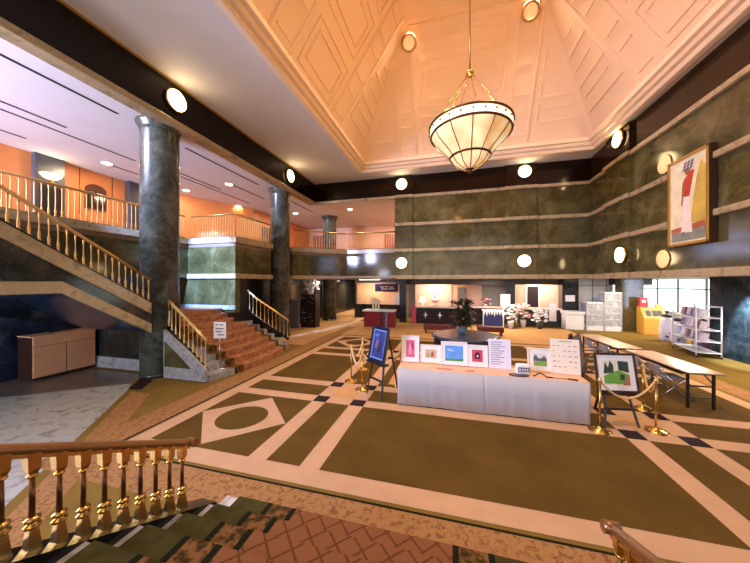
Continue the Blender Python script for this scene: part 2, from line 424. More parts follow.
# raised mouldings on the four slopes
def slope_pt(side, s, h):
    k = 2.5 * h; z = VZ + .3 + (TZ - VZ - .3) * h
    return Vector({'back': (s, VY1 - k, z), 'front': (s, VY0 + k, z), 'left': (VX0 + k, s, z), 'right': (VX1 - k, s, z)}[side])
def slope_n(side): return {'back': Vector((0, -3.7, -2.5)), 'front': Vector((0, 3.7, -2.5)), 'left': Vector((3.7, 0, -2.5)), 'right': Vector((-3.7, 0, -2.5))}[side].normalized()
w = MB()
def mold(side, pts, wd=.07, hh=.05):
    hh *= 1.5
    nn = slope_n(side)
    for a, b in zip(pts, pts[1:]):
        w.bar(slope_pt(side, *a) + nn * hh * .3, slope_pt(side, *b) + nn * hh * .3, wd, hh, nn)
def rect_m(side, s0, s1, h0, h1): mold(side, [(s0, h0), (s1, h0), (s1, h1), (s0, h1), (s0, h0)], .05, .04)
for side in ('back', 'front', 'left', 'right'):
    if side in ('back', 'front'): c, half, a1, a2 = .4, 0, 1.8, 2.5; lo, hi = VX0, VX1
    else: c, half, a1, a2 = 7.4, 0, 1.25, 2.05; lo, hi = VY0, VY1
    for sg in (-1, 1):
        for a, wd in ((a1, .05), (a2, .07)): mold(side, [(c + sg * a, .06), (c + sg * a, .97 if a < 2.3 else .93)], wd, .06)
        for h in (.12, .3, .42, .62, .74, .9): mold(side, [(c + sg * (a1 + .12), h), (c + sg * (a2 - .12), h)], .045, .035)
        # nested corner chevrons following the hip
        e0 = (lo if sg < 0 else hi)
        hip = lambda h: e0 - sg * 2.5 * h
        for h, ln in ((.2, 1.0), (.38, .62), (.58, .34)):
            s_in = c + sg * (a2 + .25)
            s_out = hip(h) - sg * .28
            if (s_out - s_in) * sg > .1:
                mold(side, [(s_in, h + .14), (s_in, h), (s_out, h)], .05, .04)
                if (s_out - s_in) * sg > .5: mold(side, [(s_in + sg * .25, h + .1), (s_out - sg * .3, h + .1)], .04, .035)
    for h0, h1 in ((.1, .36), (.44, .7), (.77, .95)):
        rect_m(side, c - a1 + .3, c + a1 - .3, h0, h1)
        rect_m(side, c - a1 + .5, c + a1 - .5, h0 + .05, h1 - .05)
for x, y, X, Y in ((VX0, VY0, TX0, TY0), (VX1, VY0, TX1, TY0), (VX1, VY1, TX1, TY1), (VX0, VY1, TX0, TY1)):   # paired hip ribs
    w.bar((x, y, VZ + .3), (X, Y, TZ), .16, .1)
for a, b in ((0, 1), (1, 2), (2, 3), (3, 0)):
    w.bar(t4[a], t4[b], .14, .1)
for i in range(-1, 2):
    w.bar((TX0, 7.4 + i * 1.3, TZ), (TX1, 7.4 + i * 1.3, TZ), .1, .08)
    w.bar((.65 + i * 1.1, TY0, TZ), (.65 + i * 1.1, TY1, TZ), .1, .08)
struct(w, 'trim_vault', VAULT)

# ------------------------------------------------------------------ balcony level
w = MB(); w.box(-13.2, -7.0, -3, 21, 6.45, 6.55).box(-7.0, -2.5, 13.6, 21, 6.45, 6.55); struct(w, 'ceiling_balcony', PLAST)
w = MB()
for x, y0, y1 in ((-7.75, 1.5, 5.0), (-7.75, 6.8, 10.2), (-7.75, 12, 15), (-9.75, 1, 5.1), (-9.75, 8.3, 10.3), (-10.2, 1, 7.1), (-10.05, 8.6, 12.5), (-11.6, 3, 5.2), (-8.8, 9.6, 12), (-11.4, 6.9, 9)):
    w.box(x - .035, x + .035, y0, y1, 6.443, 6.452)
struct(w, 'trim_ceiling_slots', SLOT)
EDGE = [(-9.45, -3), (-9.45, 8.4), (-7.35, 8.4), (-7.35, 10.5), (-7.85, 10.56), (-7.85, 11.62), (-7.05, 11.68), (-5.06, 13.5), (-2.54, 13.42)]
def off_path(P, d):
    out = []
    for i, p in enumerate(P):
        a = Vector(P[max(i - 1, 0)]); b = Vector(P[min(i + 1, len(P) - 1)]); p = Vector(p)
        n1 = (p - a); n2 = (b - p)
        n1 = Vector((n1.y, -n1.x)).normalized() if n1.length else None
        n2 = Vector((n2.y, -n2.x)).normalized() if n2.length else None
        if n1 is None: n1 = n2
        if n2 is None: n2 = n1
        v = (n1 + n2); v = v / max(.3, v.dot(n1))
        out.append((p.x + v.x * d, p.y + v.y * d))
    return out
def ribbon(mb, P, d0, d1, z0, z1):
    A, B = off_path(P, d0), off_path(P, d1)
    for i in range(len(P) - 1):
        q = [A[i], A[i + 1], B[i + 1], B[i]]
        mb.prism(q, z0, z1)
    return mb
w = MB(); w.prism([(-13.2, -3), (-9.45, -3), (-9.45, 8.4), (-7.35, 8.4), (-7.35, 10.5), (-7.85, 10.56), (-7.85, 11.62), (-7.05, 11.68), (-5.06, 13.5), (-2.54, 13.45), (-2.54, 21), (-13.2, 21)], 3.66, 3.97)
struct(w, 'floor_balcony', mat('balcony_floor', (120, 92, 70), .6))
w = MB(); ribbon(w, EDGE, -.25, -.01, 2.55, 3.8); struct(w, 'wall_balcony_front', GREEN)
w = MB(); ribbon(w, EDGE, -.3, .06, 3.78, 4.0); struct(w, 'trim_balcony_edge', LIGHTM, bevel=.02)
w = MB(); ribbon(w, EDGE[1:], -.3, .06, 2.5, 2.68); struct(w, 'trim_ledge', LIGHTM, bevel=.02)
w = MB(); w.box(-10.3, -7.37, 8.42, 8.65, 1.3, 2.6); struct(w, 'wall_landing', GREEN)
w = MB(); w.box(-10.3, -7.33, 8.36, 8.42, 1.4, 1.55); struct(w, 'baseboard_landing', STAIRM)
# orange panelled wall, pilasters, end walls
w = MB(); w.box(-13.0, -12.7, -3, 9.0, 3.97, 6.45); w.prism([(-12.7, 9.0), (-10.6, 13.5), (-10.6, 20), (-13, 20), (-13, 9)], 3.97, 6.45); struct(w, 'wall_balcony', ORANGEW)
w = MB()
for y in (2.2, 4.4, 5.1, 7.0, 8.0): w.box(-12.705, -12.69, y - .012, y + .012, 3.97, 6.45)
struct(w, 'trim_panel_joints', DARKW)
w = MB(); w.box(-12.7, -12.5, 5.8, 6.5, 3.97, 6.45); struct(w, 'wall_balcony_pilaster', GREYP)
w = MB(); w.box(-12.7, -12.45, 8.45, 9.1, 3.97, 6.45); struct(w, 'wall_balcony_pilaster_far', GREYP)
w = MB(); w.box(-12.6, -12.49, 5.9, 6.42, 3.97, 5.5); struct(w, 'door_1', mat('dark_door', (30, 22, 20), .3))
w = MB(); w.box(-13.2, -2.3, 20, 20.3, 3.97, 6.45); struct(w, 'wall_balcony_end', PINKW)
w = MB(); w.box(-2.6, -2.3, 13.6, 20, 3.97, 6.45); struct(w, 'wall_balcony_side', PINKW)
w = MB(); w.box(-10.2, -8.6, 19.8, 20, 3.97, 5.9).box(-4.6, -3.1, 19.8, 20, 3.97, 5.8); struct(w, 'door_2', mat('brown_door', (150, 74, 36), .4))
w = MB(); w.box(-10.62, -10.5, 14.2, 15.4, 3.97, 5.6); struct(w, 'door_3', DARKW)
# arched window in the orange wall
w = MB(); Y0, Y1 = 7.14, 7.78
arch = [(Y0, 5.05), (Y1, 5.05), (Y1, 5.76)] + [(7.46 + .32 * math.cos(t), 5.76 + .22 * math.sin(t)) for t in [math.pi * i / 8 for i in range(1, 8)]] + [(Y0, 5.76)]
w.extrude([(-12.7, y, z) for y, z in arch], (.06, 0, 0)); wi = struct(w, 'window_1', DARKW)
w = MB()
for i in range(3): w.box(-12.65, -12.62, Y0 + .05 + i * .19, Y0 + .2 + i * .19, 5.1, 5.7)
w.build('pane', mat('dark_pane', (34, 24, 22), .1), wi)

# balcony balustrades
def slim_baluster(h=.8):
    m = MB()
    m.lathe([(.026, 0), (.026, .04), (.016, .06), (.023, .14), (.013, .2), (.0095, .26), (.0095, h - .14), (.014, h - .08), (.016, h)], 6)
    o = m.build('baluster', PBRASS); return o
SB = slim_baluster(.8); SB2 = slim_baluster(.52)
def balcony_rail(label, a, b, n, group='balustrades of the balcony', H=.8, z=4.0, proto=None):
    proto = proto or SB
    t = thing('balustrade', label, 'railing', (a[0], a[1], z), 0, group)
    A, B = Vector(a), Vector(b); d = B - A
    MB().tube([(0, 0, H + .03), (d.x, d.y, H + .03)], .032, 8).build('handrail', PBRASS, t)
    MB().bar((0, 0, .015), (d.x, d.y, .015), .1, .03).build('base_rail', DARKB, t)
    for i in range(n):
        put(proto, t, (d.x * (i + .5) / n, d.y * (i + .5) / n, .02))
    return t
balcony_rail('brass balustrade of the balcony in front of the orange panelled wall', (-9.55, 2.6), (-9.55, 8.35), 46)
balcony_rail('brass balustrade straight above the bright landing wall', (-9.4, 8.5), (-7.45, 8.5), 17)
balcony_rail('brass balustrade of the balcony between landing corner and second column', (-7.45, 8.6), (-7.45, 10.5), 17)
balcony_rail('thin brass balustrade slanting between second and third column', (-7.1, 11.8), (-5.15, 13.58), 20)
balcony_rail('brass balustrade in the balcony opening beside the back marble wall', (-5.05, 13.58), (-2.6, 13.55), 21)

# balcony wall fittings
t = thing('wall_uplight', 'white bowl uplight on the grey pilaster above the balcony', 'lamp', (-12.5, 6.15, 5.68))
MB().lathe([(.02, 0), (.16, .06), (.26, .16), (.26, .18)], 16).build('bowl', LAMPE, t)
MB().box(-.02, .06, -.05, .05, -.08, .02).build('bracket', BRASS, t)
downs = [(-11.35, 7.0, 'small round downlight in the balcony ceiling nearest the grey pilaster'), (-8.89, 9.81, 'round downlight in the balcony ceiling just past the first column'),
         (-11.32, 9.97, 'round downlight in the balcony ceiling over the orange wall bend'), (-11.0, 12.76, 'farther round downlight in the balcony ceiling by the dark door'),
         (-5.41, 14.94, 'round downlight in the balcony ceiling above the back opening'), (-8.86, 15.0, 'round downlight in the balcony ceiling between second and third column')]
for x, y, lb in downs:
    t = thing('ceiling_downlight', lb, 'lamp', (x, y, 6.45), 0, 'downlights of the balcony ceiling')
    MB().lathe([(.17, -.012), (.17, 0), ], 20).build('bezel', WHITE, t)
    MB().lathe([(.13, -.02), (.13, -.01)], 20).build('lens', DOWNE, t)

# ------------------------------------------------------------------ columns
def column(x, y, r, label):
    t = thing('marble_column', label, 'column', (x, y, 0), 0, 'round marble columns'); t['kind'] = 'thing'
    MB().lathe([(r, .0), (r, 6.2), (r * 1.02, 6.22)], 40).build('shaft', COLM, t)
    MB().lathe([(r, 6.2), (r * 1.05, 6.29), (r * 1.2, 6.39), (r * 1.22, 6.44)], 40).build('capital', COLM, t)
    MB().lathe([(r * 1.03, 0), (r * 1.03, .1)], 40).build('base_ring', DARKM, t)
column(-7.3, 5.68, .42, 'tall round green marble column nearest, rising beside the small carpeted stair')
column(-7.3, 11.06, .42, 'round marble column standing past the landing corner, second in the row')
column(-7.3, 16.4, .42, 'farthest round marble column, only its top seen above the balcony rail')

# ------------------------------------------------------------------ upper flight (left)
sl = .63
zk = lambda y: 2.25 + (4.655 - y) * sl
fl = thing('staircase', 'marble flight rising to the balcony above the wooden counter box', 'stairs', (-7.05, 5.3, 0))
def side(mb, top, bot, y0, y1, x0, x1):
    return mb.extrude([(x0, y0 - 5.3, top(y0)), (x0, y1 - 5.3, top(y1)), (x0, y1 - 5.3, bot(y1)), (x0, y0 - 5.3, bot(y0))], (x1 - x0, 0, 0))
m = MB(); side(m, zk, lambda y: zk(y) - .27, 5.24, 1.9, -.02, .06); m.build('upper_band', LIGHTM, fl, bevel=.01)
m = MB(); m.extrude([(-.03, 5.24 - 5.3, zk(5.24) - .2), (-.03, 1.9 - 5.3, zk(1.9) - .2), (-.03, 1.9 - 5.3, 2.3), (-.03, 3.61 - 5.3, 2.3), (-.03, 5.24 - 5.3, 2.3 - (5.24 - 3.61) * sl)], (.06, 0, 0)); m.build('dark_side_panel', DARKM, fl)
lb = lambda y: min(2.4, 2.4 - (y - 3.61) * sl)
m = MB(); m.extrude([(-.02, -.06, lb(5.24)), (-.02, 3.61 - 5.3, 2.4), (-.02, -5, 2.4), (-.02, -5, 2.18), (-.02, 3.61 - 5.3, 2.18), (-.02, -.06, lb(5.24) - .22)], (.08, 0, 0)); m.build('lower_band', LIGHTM, fl, bevel=.01)
m = MB()
m.extrude([(-2.35, -.06, lb(5.24) - .1), (-2.35, 3.61 - 5.3, 2.3), (-2.35, -5, 2.3), (-2.35, -5, 2.2), (-2.35, 3.61 - 5.3, 2.2), (-2.35, -.06, lb(5.24) - .2)], (2.33, 0, 0)); m.build('underside', BLUEM, fl)
m = MB()
for k in range(16):
    y1 = -.06 - k * .27; m.box(-2.3, -.05, y1 - .32, y1, 1.53 + k * .17, 1.68 + k * .17)
m.build('steps', STAIRM, fl)
t = thing('stair_railing', 'pale brass railing with slim balusters up the marble flight to the balcony', 'railing', (-7.02, 5.3, 0))
MB().tube([(0, y - 5.3, zk(y) + .56) for y in (5.22, 4, 3, 1.9)], .032, 8).build('handrail', PBRASS, t)
MB().bar((0, -.08, zk(5.22) + .01), (0, 1.9 - 5.3, zk(1.9) + .01), .08, .025).build('base_rail', BLACKG, t)
for i in range(26): put(SB2, t, (0, -.12 - i * .125, zk(5.18 - i * .125)))

# walls under the flight
w = MB(); w.box(-10.6, -10.3, -3, 8.65, 0, 3.7); struct(w, 'wall_side_lobby', BLUEM)
w = MB(); w.box(-10.29, -7.8, 5.74, 5.82, 0, 1.18); struct(w, 'wall_under_stair', DARKM)
w = MB(); w.box(-10.29, -7.8, 5.69, 5.74, 0, .3); struct(w, 'baseboard_under_stair', STAIRM)
# boxed-in lower slope behind
w = MB(); w.extrude([(-10.29, 5.3, .95), (-10.29, 2.2, 2.0), (-10.29, 2.2, 2.15), (-10.29, 5.3, 1.2)], (.3, 0, 0)); struct(w, 'trim_stair_ramp', BLUEM)
t = thing('counter_box', 'low pale wooden counter box stored under the marble flight', 'box', (-9.6, 5.03, 0))
MB().box(-.55, -.03, -.62, .62, .04, 1.05).build('carcass', DARKB, t)
for y in (-.31, .31): MB().box(-.03, .0, y - .3, y + .3, .08, .82).build('front_panel', BOXW, t, bevel=.004)
MB().box(-.03, .0, -.61, .61, .83, 1.05).build('top_fascia', BOXW, t, bevel=.004)
MB().box(-.56, .01, -.63, .63, 1.05, 1.08).build('top', BOXW, t)

# ------------------------------------------------------------------ small carpeted stair to the landing
ls = thing('staircase', 'short wide carpeted stair curving up to the marble landing', 'stairs', (-5.5, 7.4, 0))
def edge_curve(k, lift=0., y0=None, y1=None, n=12):
    L = Vector((-5.55 - .29 * k, 5.5 if k < 4 else 6.14)); Rr = Vector((-5.8 - .26 * k, 9.35 - .07 * k if k < 6 else 8.34))
    pts = []
    for i in range(n + 1):
        t_ = i / n
        y = L.y + (Rr.y - L.y) * t_
        if y0 is not None: y = max(y0, L.y + .01) + (min(y1, Rr.y - .01) - max(y0, L.y + .01)) * t_
        tt = (y - L.y) / (Rr.y - L.y)
        x = L.x + (Rr.x - L.x) * tt + .38 * math.sin(math.pi * tt) * (1 - k * .06) + lift
        pts.append((x + 5.5, y - 7.4))
    return pts
def fan(mb, lift, y0=None, y1=None):
    for k in range(9):
        if y0 and k >= 5 and y0 > 8.4: break
        z0, z1 = .16 * k, .16 * (k + 1)
        p = edge_curve(k, lift, y0, y1); q = edge_curve(k + 1, lift - .3 if k < 8 else -1.9, y0, y1)
        mb.prism(p + q[::-1], z0 if lift == 0 else max(.002, z0 - .0), z1 + lift)
    return mb
fan(MB(), 0).build('marble_steps', STAIRM, ls)
fan(MB(), .012, 6.15, 6.42).build('patterned_border', RUNB, ls)
fan(MB(), .012, 8.55, 8.8).build('patterned_border', RUNB, ls)
fan(MB(), .011, 6.4, 8.55).build('runner', RUNO, ls)
w = MB(); w.box(-10.29, -8.4, 5.7, 8.34, 1.2, 1.44); struct(w, 'floor_landing', mat('landing_carpet', (170, 112, 76), .9))
# left stringer wall of the small stair
pr = [(-5.58, .02), (-5.58, .3), (-5.9, .55), (-6.3, .83), (-6.7, 1.1), (-6.86, 1.2), (-6.86, .02)]
w = MB(); w.extrude([(x, 5.42, z) for x, z in pr], (0, .07, 0)); sw = w.build('stringer', STAIRM, None)
sw.parent = ls; sw.matrix_parent_inverse = Matrix.Translation((5.5, -7.4, 0))
w = MB(); w.extrude([(x, 5.41, z) for x, z in [(-6.0, .3), (-6.3, .55), (-6.65, .8), (-6.82, .92), (-6.82, .3)]], (0, .02, 0)); q = w.build('green_inset', GREEN); q.parent = ls; q.matrix_parent_inverse = Matrix.Translation((5.5, -7.4, 0))
def stair_rail(label, pts, n, zs):
    t = thing('stair_railing', label, 'railing', (pts[0][0], pts[0][1], 0), 0, 'brass railings of the small stair')
    P = [Vector(p) - Vector((pts[0][0], pts[0][1], 0)) for p in pts]
    MB().tube([p + Vector((0, 0, .05)) for p in P], .05, 6).build('kerb', BLACKG, t)
    MB().tube([p + Vector((0, 0, .74)) for p in P], .035, 8).build('handrail', PBRASS, t)
    L = [0]
    for a, b in zip(P, P[1:]): L.append(L[-1] + (b - a).length)
    for i in range(n):
        d = L[-1] * (i + .3) / n
        for j in range(len(P) - 1):
            if d <= L[j + 1]:
                u = (d - L[j]) / (L[j + 1] - L[j]); p = P[j].lerp(P[j + 1], u); break
        put(SB3, t, (p.x, p.y, p.z + .07))
    return t
SB3 = slim_baluster(.66)
stair_rail('curved brass railing of the small stair beside the tall nearest column', [(-5.62, 5.5, .22), (-5.95, 5.52, .5), (-6.3, 5.53, .76), (-6.7, 5.55, 1.05), (-7.0, 5.6, 1.25)], 10, None)
stair_rail('brass railing of the small stair beneath the dark opening by the landing', [(-5.85, 9.42, .18), (-6.4, 9.25, .6), (-7.0, 9.05, 1.05), (-7.3, 8.95, 1.35)], 11, None)
for o in (SB, SB2, SB3): bpy.data.objects.remove(o)
t = thing('sign_stand', 'white paper sign on a thin pole standing on the bottom marble step', 'sign', (-5.72, 6.0, .16))
MB().lathe([(.14, 0), (.14, .015), (.02, .03)], 16).build('base', CHROME, t)
MB().tube([(0, 0, .02), (0, 0, .8)], .012, 8).build('pole', CHROME, t)
q = thing('x', '', ''); bpy.data.objects.remove(q)
m = MB(); m.box(-.16, .16, -.008, .008, .78, 1.2)
bd = m.build('sign_board', PAPER, t); bd.rotation_euler.z = R(12)
m = MB()
for z, a, b in ((1.13, -.11, -.03), (1.13, 0, .1), (1.03, -.11, .11), (.95, -.11, .05), (.87, -.06, .11)): m.box(a, b, -.011, -.008, z - .015, z + .015)
m.build('lettering', INK, bd)
t = thing('notice', 'small white notice taped low on the nearest tall column', 'notice', (-6.92, 5.55, 1.35), R(60))
MB().box(-.07, .07, -.005, .0, 0, .3).build('sheet', PAPER, t)

# ------------------------------------------------------------------ wall lamps and lamp reflections
def wall_lamp(x, y, z, rz, label, r=.25, dim=False):  # dim: a lamp's reflection in the marble, built as a glowing disc
    t = thing('wall_lamp', label, 'lamp', (x, y, z), rz, 'round wall lamps')
    M = Matrix.Rotation(R(90), 4, 'X')
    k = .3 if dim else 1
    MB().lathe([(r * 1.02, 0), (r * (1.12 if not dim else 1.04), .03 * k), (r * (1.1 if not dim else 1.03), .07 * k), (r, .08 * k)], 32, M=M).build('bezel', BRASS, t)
    MB().lathe([(r, .05 * k), (r * .97, .1 * k), (r * .7, .13 * k), (r * .3, .145 * k)], 32, M=M).build('glass', REFLE if dim else LAMPE, t)
    return t
wall_lamp(-6.7, 5.58, 6.94, R(90), 'lit round lamp on the dark fascia above the nearest column')
wall_lamp(-6.7, 10.81, 6.93, R(90), 'lit round lamp on the dark fascia above the second column')
wall_lamp(-2.2, 13.22, 6.97, 0, 'lit round lamp on the dark back fascia between balcony opening and chandelier')
wall_lamp(3.05, 13.22, 7.05, 0, 'lit round lamp on the dark back fascia just past the chandelier')
wall_lamp(3.03, 13.22, 3.27, 0, 'lit round lamp low on the back marble wall above the dark doorway')
wall_lamp(-2.2, 13.22, 3.27, 0, 'lit round lamp low on the back marble wall above the pink-ended counter')
wall_lamp(5.4, 11.05, 7.08, R(-90), 'lit round lamp on the side-wall pilaster up under the vault cornice')
wall_lamp(5.4, 10.9, 3.26, R(-90), 'lit round lamp on the side-wall pilaster low above the window')
wall_lamp(5.5, 9.2, 5.5, R(-90), 'dim glowing disc imitating a lamp reflection on green marble, touching the painting top corner', .24, True)
wall_lamp(5.5, 9.25, 3.0, R(-90), 'dim glowing disc imitating a lamp reflection on green marble below the painting', .24, True)

# ------------------------------------------------------------------ chandelier
t = thing('chandelier', 'large glowing glass bowl chandelier hung on rods from the vault', 'chandelier', (.48, 7.4, 0))
bowl = [(.03, 5.2), (.2, 5.22), (.36, 5.32), (.47, 5.48), (.56, 5.6), (.7, 5.74), (.84, 5.88), (.94, 6.04)]
CH = mat('bowl_glass', (255, 226, 160), .3, emit=.6, emit_col=(255, 206, 128), var=.0)
nt = CH.node_tree; N = nt.nodes.new
tc = N('ShaderNodeTexCoord'); nz = N('ShaderNodeTexNoise'); nz.inputs['Scale'].default_value = 2.2; nz.inputs['Detail'].default_value = 5
rp = N('ShaderNodeValToRGB'); rp.color_ramp.elements[0].position = .35; rp.color_ramp.elements[0].color = srgb(186, 116, 62); rp.color_ramp.elements[1].position = .65; rp.color_ramp.elements[1].color = srgb(255, 238, 190)
nt.links.new(tc.outputs['Object'], nz.inputs['Vector']); nt.links.new(nz.outputs['Fac'], rp.inputs['Fac']); nt.links.new(rp.outputs['Color'], nt.nodes['Principled BSDF'].inputs['Emission Color'])
MB().lathe(bowl, 40, cap=False).build('glass_bowl', CH, t)
MB().lathe([(.93, 6.04), (.97, 6.1), (.97, 6.22), (.95, 6.24)], 48, cap=False).build('glass_band', mat('band_glass', (255, 244, 220), .3, emit=1.6, emit_col=(255, 232, 190)), t)
m = MB()
for r_, z in ((.95, 6.04), (.98, 6.25)):
    m.lathe([(r_ - .02, z - .02), (r_ + .02, z - .02), (r_ + .03, z), (r_ + .02, z + .02), (r_ - .02, z + .02), (r_ - .02, z - .02)], 48, cap=False)
m.build('rim', BRONZE, t)
m = MB().lathe([(.475, 5.46), (.5, 5.48), (.505, 5.5), (.49, 5.51)], 40, cap=False); m.build('bronze_ring', BRONZE, t)
for k in range(12):
    a = 2 * math.pi * k / 12
    MB().tube([(r_ * 1.012 * math.cos(a), r_ * 1.012 * math.sin(a), z) for r_, z in bowl], .011, 6).build('rib', BRONZE, t)
    if k % 2 == 0: MB().tube([(.96 * math.cos(a), .96 * math.sin(a), 6.26), (.06 * math.cos(a), .06 * math.sin(a), 7.55)], .009, 6).build('rod', BRASS, t)
for k in range(24):
    a = 2 * math.pi * k / 24
    MB().ball((.985 * math.cos(a), .985 * math.sin(a), 6.15), .03, seg=6).build('stud', BRASS, t)
MB().lathe([(.05, 7.5), (.09, 7.56), (.09, 7.62), (.04, 7.68)], 14).build('hub', BRASS, t)
MB().tube([(0, 0, 7.6), (0, 0, 11.36)], .018, 8).build('stem', BRASS, t)
MB().lathe([(.05, 5.1), (.06, 5.16), (.03, 5.22)], 12).build('finial', BRONZE, t)
for x, y, z, lb_ in ((-1.42, 10.12, 10.97, 'round recessed vault light in the corner over the balcony side'), (2.5, 10.06, 11.09, 'round recessed vault light in the corner over the painting side')):
    t = thing('vault_light', lb_, 'lamp', (x, y, z), 0, 'recessed lights of the vault', R(124))
    MB().lathe([(.2, .0), (.27, .0), (.28, .07), (.25, .1), (.2, .09), (.2, .0)], 28, cap=False).build('ring', mat('vault_ring', (176, 128, 78), .5), t)
    MB().lathe([(.2, .005), (.2, .03)], 28).build('lens', mat('vault_lens', (240, 206, 160), .5, emit=.45, emit_col=(255, 196, 136)), t)

# ------------------------------------------------------------------ painting on the side wall
t = thing('framed_painting', 'large gilt framed painting of a standing figure in red top on green marble', 'painting', (5.42, 8.25, 3.26), R(-90), None, 0)
# local: x along wall (towards the viewer's right), -y into the room
PW, PH = 1.18, 2.1
m = MB()
for a in ((-PW / 2, -PW / 2 + .065, 0, PH), (PW / 2 - .065, PW / 2, 0, PH), (-PW / 2, PW / 2, 0, .065), (-PW / 2, PW / 2, PH - .065, PH)):
    m.box(a[0], a[1], -.09, .03, a[2], a[3])
m.build('frame', mat('gilt_frame', (196, 148, 70), .35, .7), t, bevel=.012)
for a in (-PW / 2 - .012, PW / 2): MB().box(a, a + .012, -.08, .06, 0, PH).build('side_board', DARKB, t)
MB().box(-PW / 2 + .06, PW / 2 - .06, -.06, -.03, .06, PH - .06).build('canvas', mat('canvas_cream', (228, 218, 180), .7, var=.16, vscale=4), t)
def flat(mb, m_, pts, y=-.062):
    mb.use(m_).face([(x, y, z) for x, z in pts])
m = MB()
flat(m, mat('paint_ochre', (196, 166, 74), .7, var=.25, vscale=3), [(.08, .5), (.49, .45), (.49, 1.7), (.36, 1.85), (.24, 1.45), (.14, .9)])
flat(m, mat('paint_rust', (170, 96, 60), .7, var=.2, vscale=4), [(-.49, .42), (.49, .5), (.49, .3), (-.49, .28)], -.063)
flat(m, mat('paint_grey', (132, 134, 122), .7, var=.2, vscale=5), [(-.49, .32), (.49, .36), (.49, .1), (-.49, .1)], -.0635)
flat(m, mat('paint_skirt', (232, 218, 206), .7, var=.1, vscale=8), [(-.18, .3), (.14, .28), (.1, .8), (.04, 1.18), (-.12, 1.18), (-.14, .8)], -.064)
flat(m, mat('paint_red', (186, 62, 40), .7, var=.2, vscale=8), [(-.14, 1.15), (.06, 1.12), (.14, 1.5), (.2, 1.68), (.1, 1.72), (.0, 1.62), (-.1, 1.55)], -.0645)
flat(m, mat('paint_skin', (150, 96, 66), .7), [(-.18, .95), (-.13, .95), (-.08, 1.5), (-.14, 1.5)], -.065)
flat(m, mat('paint_skin', (0, 0, 0)), [(.0 + .075 * math.cos(k), 1.72 + .09 * math.sin(k)) for k in [i * math.pi / 6 for i in range(12)]], -.0652)
flat(m, mat('paint_shoe', (110, 100, 96), .7), [(-.18, .2), (-.1, .2), (-.08, .32), (-.14, .32)], -.0655)
for k in range(9):
    a, b = -.14 + (k % 3) * .1 + .02 * (k // 3), 1.74 + (k // 3) * .07
    flat(m, mat('paint_violet', (104, 92, 128), .7), [(a, b), (a + .07, b + .01), (a + .09, b + .07), (a + .02, b + .06)], -.0655 - k * .0001)
m.build('picture', None, t, fix=False)

# ------------------------------------------------------------------ picture helpers
def art(kind):
    "returns list of (material, rect or poly) in 0..1 picture space"
    if kind == 'pink': return [(mat('art_pink', (206, 92, 128), .6, var=.35, vscale=14), None), (mat('art_rose', (236, 160, 176), .6, var=.1), [(.3, .2), (.55, .15), (.62, .5), (.5, .85), (.35, .6)]), (mat('art_leaf', (150, 46, 84), .6), [(.6, .55), (.8, .5), (.85, .8), (.65, .85)])]
    if kind == 'small': return [(mat('art_sand', (196, 166, 130), .6, var=.25, vscale=20), None), (mat('art_rust', (158, 72, 52), .6), [(.5, .15), (.75, .15), (.75, .6), (.6, .75), (.5, .5)]), (mat('art_sage', (150, 150, 110), .6), [(.1, .1), (.4, .1), (.35, .5), (.15, .6)])]
    if kind == 'blue': return [(mat('art_sky', (92, 150, 222), .6, var=.25, vscale=7), None), (mat('art_meadow', (70, 140, 60), .6, var=.2, vscale=20), [(0, 0), (1, 0), (1, .16), (0, .13)]), (mat('art_cloud', (170, 204, 238), .6), [(.08, .7), (.5, .6), (.4, .75), (.15, .8)])]
    if kind == 'red': return [(mat('art_red', (196, 60, 84), .6, var=.35, vscale=26), None), (mat('art_black', (44, 26, 34), .6), [(.25, .25), (.75, .25), (.78, .6), (.6, .8), (.35, .78), (.22, .55)]), (mat('art_white', (236, 214, 214), .6), [(.45, .4), (.6, .4), (.6, .55), (.45, .55)])]
    if kind == 'green': return [(mat('art_pale', (206, 212, 208), .6, var=.1, vscale=8), None), (mat('art_grass', (122, 160, 70), .6, var=.2, vscale=20), [(0, 0), (1, 0), (1, .4), (0, .36)]), (mat('art_trees', (84, 92, 96), .6, var=.3, vscale=20), [(0, .38), (1, .4), (1, .6), (.8, .85), (.6, .6), (.35, .62), (.2, .9), (0, .7)])]
    if kind == 'garden': return [(mat('art_haze', (222, 216, 196), .6, var=.08, vscale=8), None), (mat('art_lawn', (104, 158, 58), .6, var=.15, vscale=12), [(0, .05), (1, .05), (1, .42), (.6, .6), (.3, .5), (0, .35)]), (mat('art_bush', (44, 60, 44), .6, var=.4, vscale=30), [(0, .45), (.1, .95), (.2, .7), (.3, .98), (.42, .8), (.4, .5)]), (mat('art_bush', (0, 0, 0)), [(.6, .6), (.6, .98), (1, .95), (1, .5)]), (mat('art_path', (160, 104, 76), .6, var=.2, vscale=14), [(.7, 0), (1, 0), (1, .35), (.85, .3)]), (mat('art_bush', (0, 0, 0)), [(.62, .22), (.78, .2), (.82, .42), (.66, .45)])]
    if kind == 'night': return [(mat('art_deep_blue', (36, 48, 112), .5, var=.5, vscale=9), None), (mat('art_mauve', (110, 84, 110), .5, var=.3, vscale=12), [(.2, .35), (.45, .3), (.5, .6), (.3, .75)]), (mat('art_dark', (40, 34, 56), .5), [(.4, .2), (.75, .2), (.8, .6), (.5, .55)]), (mat('art_light_blue', (84, 100, 168), .5), [(.1, .75), (.5, .8), (.45, .9), (.1, .88)])]
